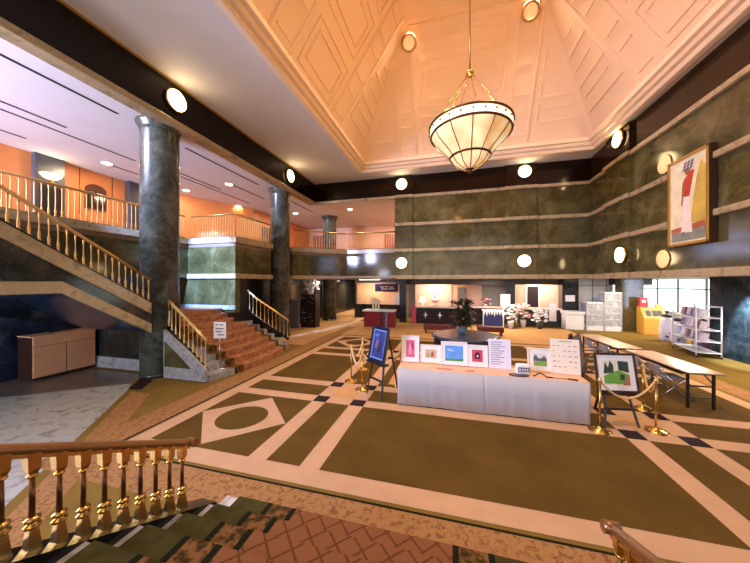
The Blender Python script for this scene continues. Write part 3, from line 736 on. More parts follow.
def picture(name, label, loc, rz, W, H, fw, mw, kind, fmat, lean=12, group=None, mount=WHITE, stand=True):
    t = thing(name, label, 'picture', loc, rz, group, R(-lean))
    t.rotation_euler = (R(-lean), 0, rz)
    m = MB()
    for a in ((-W / 2, -W / 2 + fw, 0, H), (W / 2 - fw, W / 2, 0, H), (-W / 2 + fw, W / 2 - fw, 0, fw), (-W / 2 + fw, W / 2 - fw, H - fw, H)): m.box(a[0], a[1], -.022, .012, a[2], a[3])
    m.build('frame', fmat, t, bevel=.003)
    MB().box(-W / 2 + fw * .8, W / 2 - fw * .8, -.01, .008, fw * .8, H - fw * .8).build('mount', mount, t)
    x0, x1, z0, z1 = -W / 2 + fw + mw, W / 2 - fw - mw, fw + mw, H - fw - mw
    m = MB()
    for i, (mm, poly) in enumerate(art(kind)):
        P = poly or [(0, 0), (1, 0), (1, 1), (0, 1)]
        m.use(mm).face([(x0 + (x1 - x0) * u, -.0105 - .0006 * i, z0 + (z1 - z0) * v) for u, v in P])
    m.build('artwork', None, t, fix=False)
    if stand:
        MB().bar((0, .012, H * .6), (0, H * .26, .04 + H * .1), .04, .012).build('back_stand', DARKB, t)
    return t

# ------------------------------------------------------------------ cloth-covered display table
TZ0 = .725
t = thing('display_table', 'long display table with peach top and white cloth skirt in the hall centre', 'table', (.63, 5.72, 0))
MB().box(-1.61, 1.61, -.28, .28, TZ0 - .03, TZ0).build('tabletop', PEACH, t, bevel=.006)
def skirt(x0, x1, flare):
    m = MB(); n = 40; pts = []
    for i in range(n + 1):
        x = x0 + (x1 - x0) * i / n
        wv = .006 * math.sin(x * 9) + .004 * math.sin(x * 23 + 1)
        pts.append((x, wv))
    top = [m.bm.verts.new((x, -.285 - .002, TZ0 - .004)) for x, _ in pts]
    mid = [m.bm.verts.new((x, -.292 - abs(wv), TZ0 - .3)) for x, wv in pts]
    bot = [m.bm.verts.new((x + flare * max(0, (x - x0) / (x1 - x0) - .8) * .3, -.298 - 1.8 * abs(wv), .03 + .004 * math.sin(x * 5))) for x, wv in pts]
    for A, B in ((top, mid), (mid, bot)):
        for i in range(n): m._f([A[i], A[i + 1], B[i + 1], B[i]], True)
    return m
sk = skirt(-1.615, -.02, 1); o = sk.build('cloth_skirt', CLOTH, t); q = o.modifiers.new('solid', 'SOLIDIFY'); q.thickness = .005
sk = skirt(-.03, 1.615, -.3); o = sk.build('cloth_skirt', CLOTH, t); q = o.modifiers.new('solid', 'SOLIDIFY'); q.thickness = .005
m = MB()
for x in (-1.615, 1.61): m.box(x, x + .005, -.285, .285, .03, TZ0 - .005)
m.build('cloth_end', CLOTH, t)
for x in (-1.55, 1.55):
    for y in (-.22, .22): MB().box(x - .02, x + .02, y - .02, y + .02, 0, TZ0 - .03).build('leg', BLACKM, t)
GF = 'artwork shown on the display table'
CRF = mat('cream_frame', (230, 214, 180), .5); PKF = mat('off_white_frame', (232, 224, 222), .5)
picture('framed_picture', 'white framed pink print, first in the table display, beside the blue-print easel', (-.8, 5.87, TZ0 + .006), R(4), .37, .54, .025, .07, 'pink', PKF, group=GF)
picture('framed_picture', 'smallest cream framed sand-coloured picture standing on the display table', (-.38, 5.88, TZ0 + .006), 0, .43, .37, .03, .07, 'small', CRF, group=GF)
picture('framed_picture', 'framed sky-blue picture with green meadow strip on the display table', (.08, 5.85, TZ0 + .006), R(2), .51, .46, .03, .05, 'blue', PKF, group=GF)
picture('framed_picture', 'white framed red and black print standing on the display table', (.52, 5.85, TZ0 + .006), 0, .39, .42, .025, .07, 'red', PKF, group=GF)
picture('framed_picture', 'cream framed picture of grey trees over green grass, beside the calendar sheet', (1.62, 5.84, TZ0 + .006), R(-2), .42, .43, .03, .07, 'green', CRF, group=GF)
def sheet(name, label, loc, rz, W, H, lines, pm, cat):
    t = thing(name, label, cat, loc, rz); t.rotation_euler = (R(-10), 0, rz)
    MB().box(-W / 2, W / 2, 0, .012, 0, H).build('board', pm, t)
    m = MB()
    for (a, b, z, mm) in lines: m.use(mm).box(-W / 2 + a * W, -W / 2 + b * W, -.002, 0, z * H - .006, z * H + .006)
    m.build('lettering', None, t)
    MB().bar((0, .014, H * .6), (0, H * .22, .06), .04, .01).build('back_stand', DARKB, t)
sheet('notice_board', 'tall white text sheet with faint lettering standing on the display table', (.93, 5.85, TZ0 + .006), R(2), .4, .55, [(.1, .1 + random.uniform(.4, .8), .9 - i * .075, INK) for i in range(11)], mat('bluish_paper', (226, 226, 240), .7), 'notice')
L = [(.3, .75, .93, INK)]
for r_ in range(5):
    for c_ in range(5):
        if random.random() < .75: L.append((.08 + c_ * .18, .08 + c_ * .18 + random.uniform(.04, .12), .8 - r_ * .15, REDINK if random.random() < .4 else INK))
sheet('calendar_sheet', 'large cream calendar sheet with small red marks at the display table end', (2.02, 5.8, TZ0 + .006), R(-4), .46, .62, L, mat('cream_paper', (236, 226, 206), .7), 'calendar')
t = thing('tissue_box', 'small rounded white box with dark print on the display table', 'box', (1.27, 5.62, TZ0), R(6))
MB().box(-.12, .12, -.06, .06, .0, .19).build('body', WHITE, t, bevel=.035)
m = MB(); m.box(-.095, .095, -.063, -.06, .06, .135); bl = m.build('dark_print', mat('print_plum', (66, 44, 62), .6), t)
m = MB()
for i in range(4): m.box(-.08 + i * .043, -.055 + i * .043, -.066, -.063, .075, .12)
m.build('white_marks', WHITE, bl)
t = tag(MB().lathe([(.03, 0), (.15, .004), (.16, .018), (.14, .018), (.05, .01)], 24).build('tray', mat('dark_plum_tray', (50, 34, 44), .35), None), 'shallow dark oval tray in front of the small white box', 'tray')
t.location = (1.18, 5.52, TZ0); t.scale = (1.05, .55, 1)
t = tag(MB().tube([(1.42 + .2 * u, 5.52 - .02 * math.sin(u * 9) , TZ0 + .015 + .05 * math.sin(u * math.pi)) for u in [i / 10 for i in range(11)]] + [(1.72, 5.51, TZ0 + .012)], .011, 6).build('strap', BLACKM), 'curled black strap lying on the display table', 'strap')
t = tag(MB().box(-.17, .17, -.02, .02, 0, .006).build('wooden_ruler', mat('dull_wood', (150, 104, 72), .6)), 'thin wooden ruler beside the black strap', 'ruler'); t.location = (1.85, 5.53, TZ0); t.rotation_euler.z = R(-3)
t = thing('remote_control', 'small black handset lying near the display table corner', 'remote control', (2.02, 5.5, TZ0), R(-18))
MB().box(-.07, .07, -.025, .025, 0, .02).build('body', BLACKM, t, bevel=.006)
m = MB()
for i in range(4): m.box(-.05 + i * .025, -.04 + i * .025, -.012, .012, .02, .023)
m.build('button', GREYF, t)
t = tag(MB().box(-.15, .15, -.025, .025, 0, .012).build('nameplate', mat('rose_card', (184, 124, 104), .6)), 'flat rose name card below the sky-blue picture', 'card'); t.location = (-.1, 5.56, TZ0)
t = tag(MB().box(-.08, .08, -.025, .025, 0, .012).build('nameplate', MATS['rose_card']), 'short flat rose name card below the red print', 'card'); t.location = (.36, 5.56, TZ0)

# ------------------------------------------------------------------ easels
def easel(label, loc, rz, board_z, wood=DARKB, H=1.5):
    t = thing('display_easel', label, 'easel', loc, rz)
    for sx in (-1, 1): MB().bar((sx * .26, -.12, 0), (sx * .08, .16, H), .04, .025).build('leg', wood, t)
    MB().bar((0, .55, 0), (0, .17, H - .05), .035, .025).build('rear_leg', wood, t)
    MB().bar((-.24, -.06, board_z * .5), (.24, -.06, board_z * .5), .02, .045).build('crossbar', wood, t)
    MB().box(-.3, .3, -.11, .03, board_z - .035, board_z - .003).build('ledge', wood, t)
    return t
easel('dark wooden easel carrying the green garden picture', (2.72, 5.66, 0), R(9), .55, DARKB, 1.16)
picture('framed_picture', 'dark framed green garden picture on the easel beside the calendar sheet', (2.71, 5.585, .551), R(9), .64, .64, .035, .085, 'garden', DARKB, lean=11, stand=False)
easel('black easel carrying the blue print beside the display table', (-1.45, 5.75, 0), R(-38), .72, BLACKM, 1.75)
picture('framed_picture', 'black framed dark blue print on the easel beside the display table', (-1.49, 5.69, .721), R(-38), .56, .74, .07, .025, 'night', mat('navy_frame', (22, 26, 40), .3), lean=12, stand=False, mount=mat('blue_grey_mount', (120, 146, 200), .5))
easel('brown easel turned away behind the garden picture', (2.45, 6.35, 0), R(62), .72, DARKB, 1.36)
t = thing('display_board', 'brown framed board seen edge-on behind the garden picture', 'board', (2.5, 6.32, .722), R(62)); t.rotation_euler = (R(-12), 0, R(62))
m = MB()
for a in ((-.4, -.35, 0, .62), (.35, .4, 0, .62), (-.35, .35, 0, .05), (-.35, .35, .57, .62)): m.box(a[0], a[1], -.02, .015, a[2], a[3])
m.build('frame', DARKB, t); MB().box(-.36, .36, -.008, .008, .04, .58).build('panel', mat('brown_board', (112, 78, 56), .7), t)

# ------------------------------------------------------------------ stanchions and ropes
def stanchion(label, x, y, H=.86):
    t = thing('rope_stanchion', label, 'stanchion', (x, y, 0), 0, 'brass rope stanchions')
    MB().lathe([(.16, 0), (.16, .012), (.12, .03), (.03, .05), (.02, .07)], 20).build('base', BRASS, t)
    MB().lathe([(.016, .05), (.016, H - .06)], 10).build('post', BRASS, t)
    MB().lathe([(.016, H - .08), (.03, H - .07), (.034, H - .04), (.02, H - .02), (.024, H)], 12).build('finial', PBRASS, t)
def rope(label, a, b, sag, m_):
    a, b = Vector(a), Vector(b)
    pts = [a.lerp(b, i / 14) - Vector((0, 0, sag * 4 * (i / 14) * (1 - i / 14))) for i in range(15)]
    tag(MB().tube(pts, .017, 8).build('barrier_rope', m_), label, 'rope', 'barrier ropes')
stanchion('brass stanchion in front of the garden picture by the table corner', 2.33, 5.32)
stanchion('brass stanchion standing alone before the front folding table', 3.19, 5.53)
stanchion('brass stanchion behind the garden picture easel', 3.5, 6.42)
stanchion('brass stanchion nearest the foot of the blue-print easel', -1.88, 5.99)
stanchion('brass stanchion one step outward from the foot of the blue-print easel', -2.3, 6.43)
stanchion('brass stanchion farther behind the blue-print easel', -2.3, 7.38)
stanchion('brass stanchion tucked between blue-print easel and display table', -1.1, 6.42)
rope('gold rope drooping in front of the garden picture', (2.34, 5.34, .8), (3.18, 5.53, .8), .28, ROPE)
rope('gold rope running back from the lone stanchion toward the chairs', (3.2, 5.55, .8), (3.5, 6.41, .8), .3, ROPE)
rope('cream rope drooping below the blue print', (-1.87, 5.99, .8), (-1.11, 6.41, .8), .28, ROPEC)
rope('cream rope between the two stanchions on the stair side of the blue print', (-1.89, 6.0, .8), (-2.29, 6.42, .8), .3, ROPEC)
rope('cream rope running back to the farther stanchion', (-2.3, 6.45, .8), (-2.3, 7.37, .8), .3, ROPEC)

# ------------------------------------------------------------------ folding tables and chairs
def folding_table(label, x0, y0, rz, Ln):
    t = thing('folding_table', label, 'table', (x0, y0, 0), rz, 'folding tables')
    MB().box(-.28, .28, 0, Ln, .68, .705).build('tabletop', TTOP, t, bevel=.004)
    m = MB(); m.box(-.29, .29, -.01, Ln + .01, .672, .682); m.build('edge_band', DARKB, t)
    for y in (.12, Ln - .12):
        for x in (-.2, .2): MB().box(x - .018, x + .018, y - .018, y + .018, 0, .68).build('leg', BLACKM, t)
        MB().bar((-.2, y, .42), (.2, y, .42), .025).build('crossbar', BLACKM, t)
        MB().bar((-.2, y, .2), (.2, y, .2), .018).build('crossbar', BLACKM, t)
    for y, s_ in ((.14, 1), (Ln - .14, -1)): MB().bar((.2, y, .48), (.2, y + s_ * .3, .67), .02).build('brace', BLACKM, t)
    MB().box(-.22, .22, .25, Ln - .25, .6, .615).build('under_shelf', BLACKM, t)
folding_table('nearer long folding table by the lone brass stanchion', 4.58, 6.62, R(2), 1.8)
folding_table('farther long folding table behind the nearer one', 4.42, 8.62, R(3), 1.95)
def chair(label, x, y, rz):
    t = thing('folding_chair', label, 'chair', (x, y, 0), rz, 'folding chairs at the tables')
    # local: seat faces +x
    MB().box(-.18, .2, -.19, .19, .4, .45).build('seat', GREYF, t, bevel=.018)
    MB().box(-.27, -.23, -.19, .19, .5, .67).build('backrest', GREYF, t, bevel=.015)
    for y_ in (-.2, .2):
        MB().tube([(-.26, y_, .66), (-.15, y_, .46), (.32, y_, .02)], .012, 8).build('front_leg', CHROME, t)
        MB().tube([(.16, y_ * .9, .42), (-.25, y_ * .9, .02)], .012, 8).build('rear_leg', CHROME, t)
    MB().tube([(.3, -.2, .03), (.3, .2, .03)], .012, 8).build('floor_bar', CHROME, t)
    return t
c0 = chair('grey folding chair pushed under the nearer folding table, closest to the lone stanchion', 4.42, 7.3, 0)
copy_tree(c0, (4.42, 7.95, 0), 0, 'grey folding chair pushed under the nearer folding table, at its far end')
copy_tree(c0, (4.3, 9.1, 0), R(4), 'grey folding chair at the near end of the farther folding table')
copy_tree(c0, (4.22, 9.75, 0), R(3), 'grey folding chair at the far end of the farther folding table')

# ------------------------------------------------------------------ plinth and plant
t = thing('round_plinth', 'low round glossy dark plinth behind the display table', 'plinth', (.52, 10.75, 0))
MB().lathe([(1.1, 0), (1.1, .38), (1.18, .4), (1.18, .46), (1.1, .48)], 48).build('drum', PLINTHM, t)
t = thing('potted_plant', 'large dark leafy plant in a blue pot on the round plinth', 'plant', (.45, 10.95, .48))
MB().lathe([(.12, 0), (.15, .1), (.17, .24), (.15, .3), (.12, .3)], 20).build('pot', POT, t)
for k in range(12):
    a = random.uniform(0, 6.28); MB().tube([(0, 0, .3), (.1 * math.cos(a), .1 * math.sin(a), .7), (.22 * math.cos(a), .22 * math.sin(a), 1.1)], .012, 6).build('stem', STEM, t)
def leaf(m, base, d, ln, wd):
    d = Vector(d).normalized(); up = Vector((0, 0, 1)); sd = d.cross(up).normalized(); b = Vector(base); P = []
    n = 5
    for i in range(n + 1):
        u = i / n; c = b + d * ln * u + up * (-.5 * ln * u * u)
        ww = wd * math.sin(math.pi * min(1, u * .93 + .07)); P.append((c - sd * ww + up * ww * .25, c, c + sd * ww + up * ww * .25))
    V = [[m.bm.verts.new(q) for q in r] for r in P]
    for A, B in zip(V, V[1:]):
        m._f([A[0], A[1], B[1], B[0]], True); m._f([A[1], A[2], B[2], B[1]], True)
for mm, cnt in ((LEAF, 130), (LEAFB, 60)):
    m = MB()
    for k in range(cnt):
        a = random.uniform(0, 6.28); h = random.uniform(.25, 1.2); r_ = random.uniform(.02, .22)
        leaf(m, (r_ * math.cos(a), r_ * math.sin(a), h), (math.cos(a), math.sin(a), random.uniform(.1, 1.3)), random.uniform(.28, .46), random.uniform(.05, .095))
    m.build('foliage', mm, t, fix=False)

# ------------------------------------------------------------------ lower lobby shell under the overhang
w = MB(); w.box(-6.85, 14, 13.6, 28, 2.56, 2.7).box(-8.5, -7.75, 13.6, 28, 2.56, 2.7).box(-7.75, -6.85, 13.6, 15.95, 2.56, 2.7).box(-7.75, -6.85, 16.85, 28, 2.56, 2.7).box(5.8, 14, -3, 13.6, 2.56, 2.7).box(-8.5, -2.5, 12.5, 13.6, 2.56, 2.6); struct(w, 'ceiling_lobby', mat('lobby_ceiling', (150, 146, 146), .5))
w = MB(); w.box(-6.3, 12, 19, 19.3, 0, 2.56).box(-6.5, -6.3, 19, 28, 0, 2.56).box(-8.6, -6.3, 27.6, 27.8, 0, 2.56); struct(w, 'wall_lobby_back', mat('lobby_grey', (150, 146, 144), .6))
w = MB(); w.box(-3.3, 10.0, 17.6, 17.7, 2.22, 2.56); struct(w, 'wall_bulkhead', mat('dark_bulkhead', (70, 66, 66), .25))
w = MB(); w.box(-2.2, 1.9, 18.6, 18.99, 0, 2.3); struct(w, 'wall_lobby_wood', mat('peach_panel', (220, 176, 156), .5, var=.06, vscale=2))
w = MB(); w.box(3.6, 6.2, 18.6, 18.99, 0, 2.3); struct(w, 'wall_lobby_wood_side', MATS['peach_panel'])
w = MB(); w.box(4.35, 5.1, 18.52, 18.6, .9, 2.2); dd = struct(w, 'door_4', WHITE); MB().box(4.43, 5.02, 18.5, 18.54, .9, 2.12).build('opening', mat('dark_opening', (36, 26, 24), .3), dd)
w = MB(); w.box(.1, .14, 18.55, 18.6, .9, 2.3).box(-.9, -.86, 18.55, 18.6, .9, 2.3).box(1.0, 1.04, 18.55, 18.6, .9, 2.3); struct(w, 'trim_lobby_joints', mat('shadow_brown', (160, 108, 76), .6))
w = MB()
w.box(-8.5, -8.2, 12.4, 28, 0, 2.56); struct(w, 'wall_corridor', mat('corridor_glass', (56, 52, 40), .12))
w = MB()
for y in (13.2, 15.2, 17.2, 19.4, 22, 25): w.box(-8.2, -8.12, y - .12, y + .12, 0, 2.56)
w.box(-8.2, -8.15, 12.4, 28, 2.2, 2.56).box(-8.2, -8.15, 12.4, 28, 0, .12); struct(w, 'trim_corridor_posts', mat('dark_blue_post', (36, 38, 50), .2))
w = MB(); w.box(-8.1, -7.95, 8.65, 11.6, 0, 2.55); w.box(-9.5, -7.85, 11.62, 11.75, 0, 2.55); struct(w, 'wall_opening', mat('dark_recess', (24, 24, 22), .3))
for x0, x1, y0, y1, nm in ((-2.9, -2.5, 16.55, 16.95, 'dark square lobby pillar beside the pink-ended counter'), (3.05, 3.5, 17.2, 17.6, 'dark square lobby pillar behind the white flowers')):
    t = tag(MB().box(x0, x1, y0, y1, 0, 2.56).build('lobby_pillar', mat('blue_black_stone', (50, 56, 66), .12)), nm, 'pillar', kind='thing')
t = tag(MB().box(5.75, 6.5, 17.0, 17.6, 0, 2.56).build('lobby_pillar', DARKM), 'dark marble lobby pillar behind the white bin', 'pillar', kind='thing')
t = tag(MB().box(8.05, 8.95, 16.35, 16.9, 0, 2.56).build('lobby_pillar', GREEN), 'green marble lobby pillar between glass cabinet and honey wood case', 'pillar', kind='thing')
t = tag(MB().box(8.35, 10.4, 7.0, 11.95, 0, 2.555).build('marble_pier', marble('teal_marble', (40, 54, 60), (110, 128, 134), .12, 1.0, None, .12)), 'wide dark marble pier beyond the metal rack', 'pillar', kind='thing')
w = MB(); w.box(6.5, 8.05, 17.5, 17.6, 0, 2.56); struct(w, 'wall_lobby_white', mat('white_lobby_panel', (214, 214, 220), .4))
w = MB()
for x in (6.55, 7.3, 7.95): w.box(x, x + .04, 17.47, 17.5, 0, 2.56)
w.box(6.5, 8.05, 17.47, 17.5, 2.18, 2.22); struct(w, 'trim_lobby_white', mat('grey_joint', (120, 120, 126), .5))
# daylit windows of the far side
w = MB(); w.box(11.5, 11.6, 12.0, 21, 0, .8).box(11.5, 11.6, 12, 21, 2.5, 2.56); struct(w, 'wall_window_sill', WHITE)
w = MB(); w.box(11.52, 11.56, 12.0, 21, .8, 2.5); wi = struct(w, 'window_2', WING)
m = MB()
for y in (13.2, 14.9, 16.6, 18.3): m.box(11.47, 11.53, y - .04, y + .04, .8, 2.5)
m.box(11.47, 11.53, 12, 21, 2.0, 2.05); m.build('mullion', mat('grey_mullion', (110, 116, 116), .4), wi)
w = MB(); w.box(8.95, 11.5, 19.0, 19.1, 0, .8); struct(w, 'wall_far_sill', WHITE)
w = MB(); w.box(8.95, 11.5, 18.98, 19.02, .8, 2.5); wi = struct(w, 'window_3', WING)
m = MB()
for x in (9.6, 10.3, 11.0): m.box(x - .03, x + .03, 18.94, 18.98, .8, 2.5)
m.box(8.95, 11.5, 18.94, 18.98, 2.0, 2.05); m.build('mullion', MATS['grey_mullion'], wi)
w = MB(); w.box(13.0, 13.1, -3, 12, 0, 2.56); struct(w, 'wall_far_right', WHITE)
# strip lights in the lobby ceiling
for x, y, lb_ in ((-.9, 17.9, 'bright strip light over the pink-ended counter'), (5.0, 18.0, 'strip light over the dark doorway'), (-5.0, 17.5, 'strip light in the lobby ceiling over the purple sign')):
    t = thing('ceiling_light', lb_, 'lamp', (x, y, 2.56), 0, 'strip lights of the lobby ceiling')
    MB().box(-.7, .7, -.12, .12, -.035, 0).build('housing', WHITE, t)
    MB().box(-.66, .66, -.1, .1, -.05, -.03).build('lens', TROFE, t)

# ------------------------------------------------------------------ lobby furniture
def counter(label, x0, x1, y0, y1, H, front, top, extras=None):
    t = thing('reception_counter', label, 'counter', (x0, y0, 0))
    MB().box(0, x1 - x0, 0, y1 - y0, 0, H - .07).build('front', front, t)
    MB().box(-.05, x1 - x0 + .05, -.12, y1 - y0, H - .07, H).build('worktop', top, t, bevel=.01)
    return t
CTOP = mat('pale_counter_top', (230, 200, 184), .3)
t = counter('dark reception counter with two white diamonds and a pale top', -1.85, .5, 16.3, 16.9, .98, mat('black_lacquer', (28, 26, 32), .25), CTOP)
for x in (.5, 1.3):
    m = MB(); m.extrude([(x + (.14 if i % 2 == 0 else .05) * math.cos(i * math.pi / 4), -.012, .5 + (.2 if i % 2 == 0 else .05) * math.sin(i * math.pi / 4)) for i in range(8)], (0, .014, 0)); m.build('diamond_emblem', WHITE, t)
t = counter('long dark reception counter below the dark doorway', 3.7, 5.66, 17.0, 17.5, .95, mat('slate_front', (58, 62, 64), .4), CTOP)
t = counter('dark reception counter partly hidden behind the plant', .62, 2.9, 16.9, 17.4, .98, MATS['black_lacquer'], CTOP)
t = tag(MB().box(-2.12, -1.88, 16.2, 16.6, 0, 1.0).build('end_panel', PINK), 'pink upright panel at the end of the diamond counter', 'panel')
t = counter('counter covered in dark red cloth with a white edge', -4.42, -2.82, 14.35, 15.0, .9, RED, WHITE)
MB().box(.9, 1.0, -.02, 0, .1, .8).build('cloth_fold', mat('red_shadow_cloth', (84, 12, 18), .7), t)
t = thing('figurine', 'cream ornamental figurine standing on the dark red counter', 'figurine', (-3.85, 14.7, .9))
m = MB().ball((0, 0, .42), .2, (1.3, .8, .8)).ball((-.2, 0, .5), .13).build('torso', mat('cream_glaze', (238, 226, 186), .4), t)
for x in (-.16, .0, .16): MB().tube([(x, 0, 0), (x * .9, 0, .35)], [.05, .045], 8).build('leg', MATS['cream_glaze'], t)
t = thing('lobby_sign', 'purple sign with white lettering hanging over the red counter', 'sign', (-3.9, 17.55, 1.75))
MB().box(-.75, .75, -.03, .03, 0, .5).build('panel', PURPLE, t)
m = MB()
for a, b, z in ((-.4, -.15, .3), (-.1, .12, .32), (.2, .45, .3), (-.35, .1, .17), (.15, .5, .18)): m.box(a, b, -.04, -.03, z - .035, z + .035)
m.build('lettering', WHITE, t)
m = MB()
for x in (-.6, .6): m.tube([(x, 0, .5), (x, 0, .82)], .008, 6)
m.build('hanger', BLACKM, t)
w = MB(); w.box(-6.2, -2.9, 18.0, 18.1, 0, .9); tag(w.build('service_counter', DARKM), 'dark stone service counter under the purple sign', 'counter')
w = MB(); w.box(-6.2, -2.9, 18.5, 18.98, .0, 2.3); struct(w, 'wall_lobby_panel', PINKW)
t = thing('paper_stack', 'white upright display card on the stone service counter', 'card', (-3.2, 18.0, .9)); MB().box(-.18, .18, 0, .04, 0, .75).build('card', PAPER, t); MB().box(-.1, .1, .0, .09, 0, .02).build('foot', PAPER, t)
t = thing('table_lamp', 'small white shaded lamp on the diamond counter', 'lamp', (-1.55, 16.6, .98))
MB().lathe([(.09, 0), (.09, .02), (.03, .05), (.05, .15), (.03, .26)], 14).build('base', WHITE, t)
MB().lathe([(.22, .24), (.1, .52)], 18, cap=False).build('lamp_shade', mat('lit_shade', (255, 240, 216), .6, emit=2.2, emit_col=(255, 226, 184)), t)
t = thing('wall_picture', 'small white framed picture on the peach wall behind the diamond counter', 'picture', (-.95, 18.55, 1.2)); MB().box(-.2, .2, -.03, .03, 0, .7).build('frame', WHITE, t); MB().box(-.12, .12, -.035, -.03, .12, .58).build('artwork', mat('art_grey', (150, 130, 128), .6, var=.3, vscale=8), t)
t = thing('wall_picture', 'tall dark picture on the peach wall beside the plant', 'picture', (.75, 18.55, 1.0)); MB().box(-.35, .35, -.03, .03, 0, 1.1).build('frame', HONEY, t); MB().box(-.28, .28, -.035, -.03, .08, 1.02).build('artwork', mat('art_dusk', (120, 106, 110), .6, var=.5, vscale=5), t)
t = thing('low_bench', 'low maroon bench in front of the diamond counter', 'bench', (-.45, 13.5, 0)); MB().box(-.75, .75, -.2, .25, .15, .38).build('seat', MAROON, t, bevel=.03)
for x in (-.65, .65):
    for y in (-.13, .18): MB().box(x - .03, x + .03, y - .03, y + .03, 0, .15).build('leg', DARKB, t)
t = thing('low_bench', 'second low maroon bench partly behind the plant', 'bench', (1.75, 13.6, 0)); MB().box(-.55, .55, -.2, .25, .15, .38).build('seat', MAROON, t, bevel=.03)
for x in (-.45, .45):
    for y in (-.13, .18): MB().box(x - .03, x + .03, y - .03, y + .03, 0, .15).build('leg', DARKB, t)
t = thing('draped_table', 'small table with a navy front and white lace cover beside the plant', 'table', (2.15, 15.9, 0))
MB().box(-.5, .5, -.3, .3, .86, .9).build('tabletop', WHITE, t)
MB().box(-.45, .45, -.28, .28, .02, .86).build('navy_drape', NAVY, t)
m = MB()
for i in range(8):
    x = -.5 + i * .125; m.extrude([(x, -.305, .88), (x + .125, -.305, .88), (x + .0625, -.305, .66 - .08 * (i % 3 == 1))], (0, .012, 0))
m.build('lace_cover', WHITE, t)
for x in (-.48, .48): MB().box(x - .02, x + .02, -.3, -.26, 0, .86).build('leg', WHITE, t)
def bouquet(label, x, y, z, H, rad, pots, group=None, pm=PETAL, fm=PPETAL, n=46):
    t = thing('flower_arrangement', label, 'flowers', (x, y, z), 0, group)
    MB().lathe([(rad * .3, 0), (rad * .42, H * .22), (rad * .38, H * .3)], 14).build('vase', pots, t)
    m = MB()
    for k in range(10):
        a = k * .63; m.tube([(0, 0, H * .25), (rad * .6 * math.cos(a), rad * .6 * math.sin(a), H * .75)], .01, 5)
    m.build('stem', STEM, t)
    for q, mm in enumerate((pm, pm, fm) if fm is not pm else (pm,)):
        m = MB()
        for k in range(n // 3):
            a = random.uniform(0, 6.28); r_ = rad * math.sqrt(random.random()); h = H * random.uniform(.4, 1) - r_ * .25
            c = (r_ * math.cos(a), r_ * math.sin(a), h)
            for j in range(5):
                b = a + j * 1.257; m.ball((c[0] + .045 * math.cos(b), c[1] + .045 * math.sin(b), c[2] + .02 * math.sin(b)), .05, (1, 1, .5), 6)
        m.build('blossom', mm, t)
bouquet('white orchid arrangement on the floor beside the navy draped table', 3.0, 15.8, 0, 1.25, .36, WHITE, fm=mat('grey_petal', (206, 204, 206), .6))
bouquet('pink and white bouquet standing between the orchids and dark pot', 3.72, 16.35, 0, 1.3, .34, WHITE, fm=PPETAL)
bouquet('white orchid arrangement in a dark grey pot before the doorway counter', 4.4, 16.0, 0, 1.1, .36, mat('dark_grey_pot', (66, 64, 66), .5), fm=mat('grey_petal', (0, 0, 0)))
bouquet('small posy of dark and pink flowers on the counter behind the plant', 1.95, 17.1, .98, .5, .24, WHITE, pm=mat('plum_petal', (110, 70, 72), .6))
t = thing('notice', 'white upright notice beside the lobby pillar above the flowers', 'notice', (2.95, 16.9, .98)); MB().box(-.25, .25, -.01, .01, .05, .72).build('sheet', PAPER, t); MB().box(-.12, .12, -.06, .06, 0, .06).build('foot', CHROME, t)
t = tag(MB().box(-.17, .17, -.01, .0, 0, .95).build('hanging_notice', PAPER), 'long white paper hung on the front of the doorway counter', 'notice'); t.location = (5.25, 16.86, .3)
t = tag(MB().box(-.22, .22, -.01, .0, 0, .33).build('wall_notice', PAPER), 'square white notice on the dark marble lobby pillar', 'notice'); t.location = (6.1, 16.99, 1.35)
t = thing('pedestal', 'tall black speckled pedestal by the corridor doors', 'pedestal', (-7.15, 13.6, 0))
MB().box(-.42, .42, -.25, .25, 0, 1.72).build('body', mat('black_speckle', (34, 26, 24), .4, var=.8, vscale=26), t)
m = MB()
for k in range(22): m.ball((random.uniform(-.38, .38), -.252, random.uniform(.3, 1.65)), .022, (1, .3, 1), 6)
m.build('white_blossom_motif', WHITE, t)
bouquet('large white bouquet on top of the black pedestal', -7.15, 13.6, 1.72, .85, .42, WHITE, fm=MATS['grey_petal'], n=60)
t = tag(MB().box(-8.15, -7.5, 13.0, 13.08, 0, 1.45).build('low_partition', mat('slate_blue_panel', (112, 116, 130), .4)), 'slate blue partition panel between second column and black pedestal', 'partition')
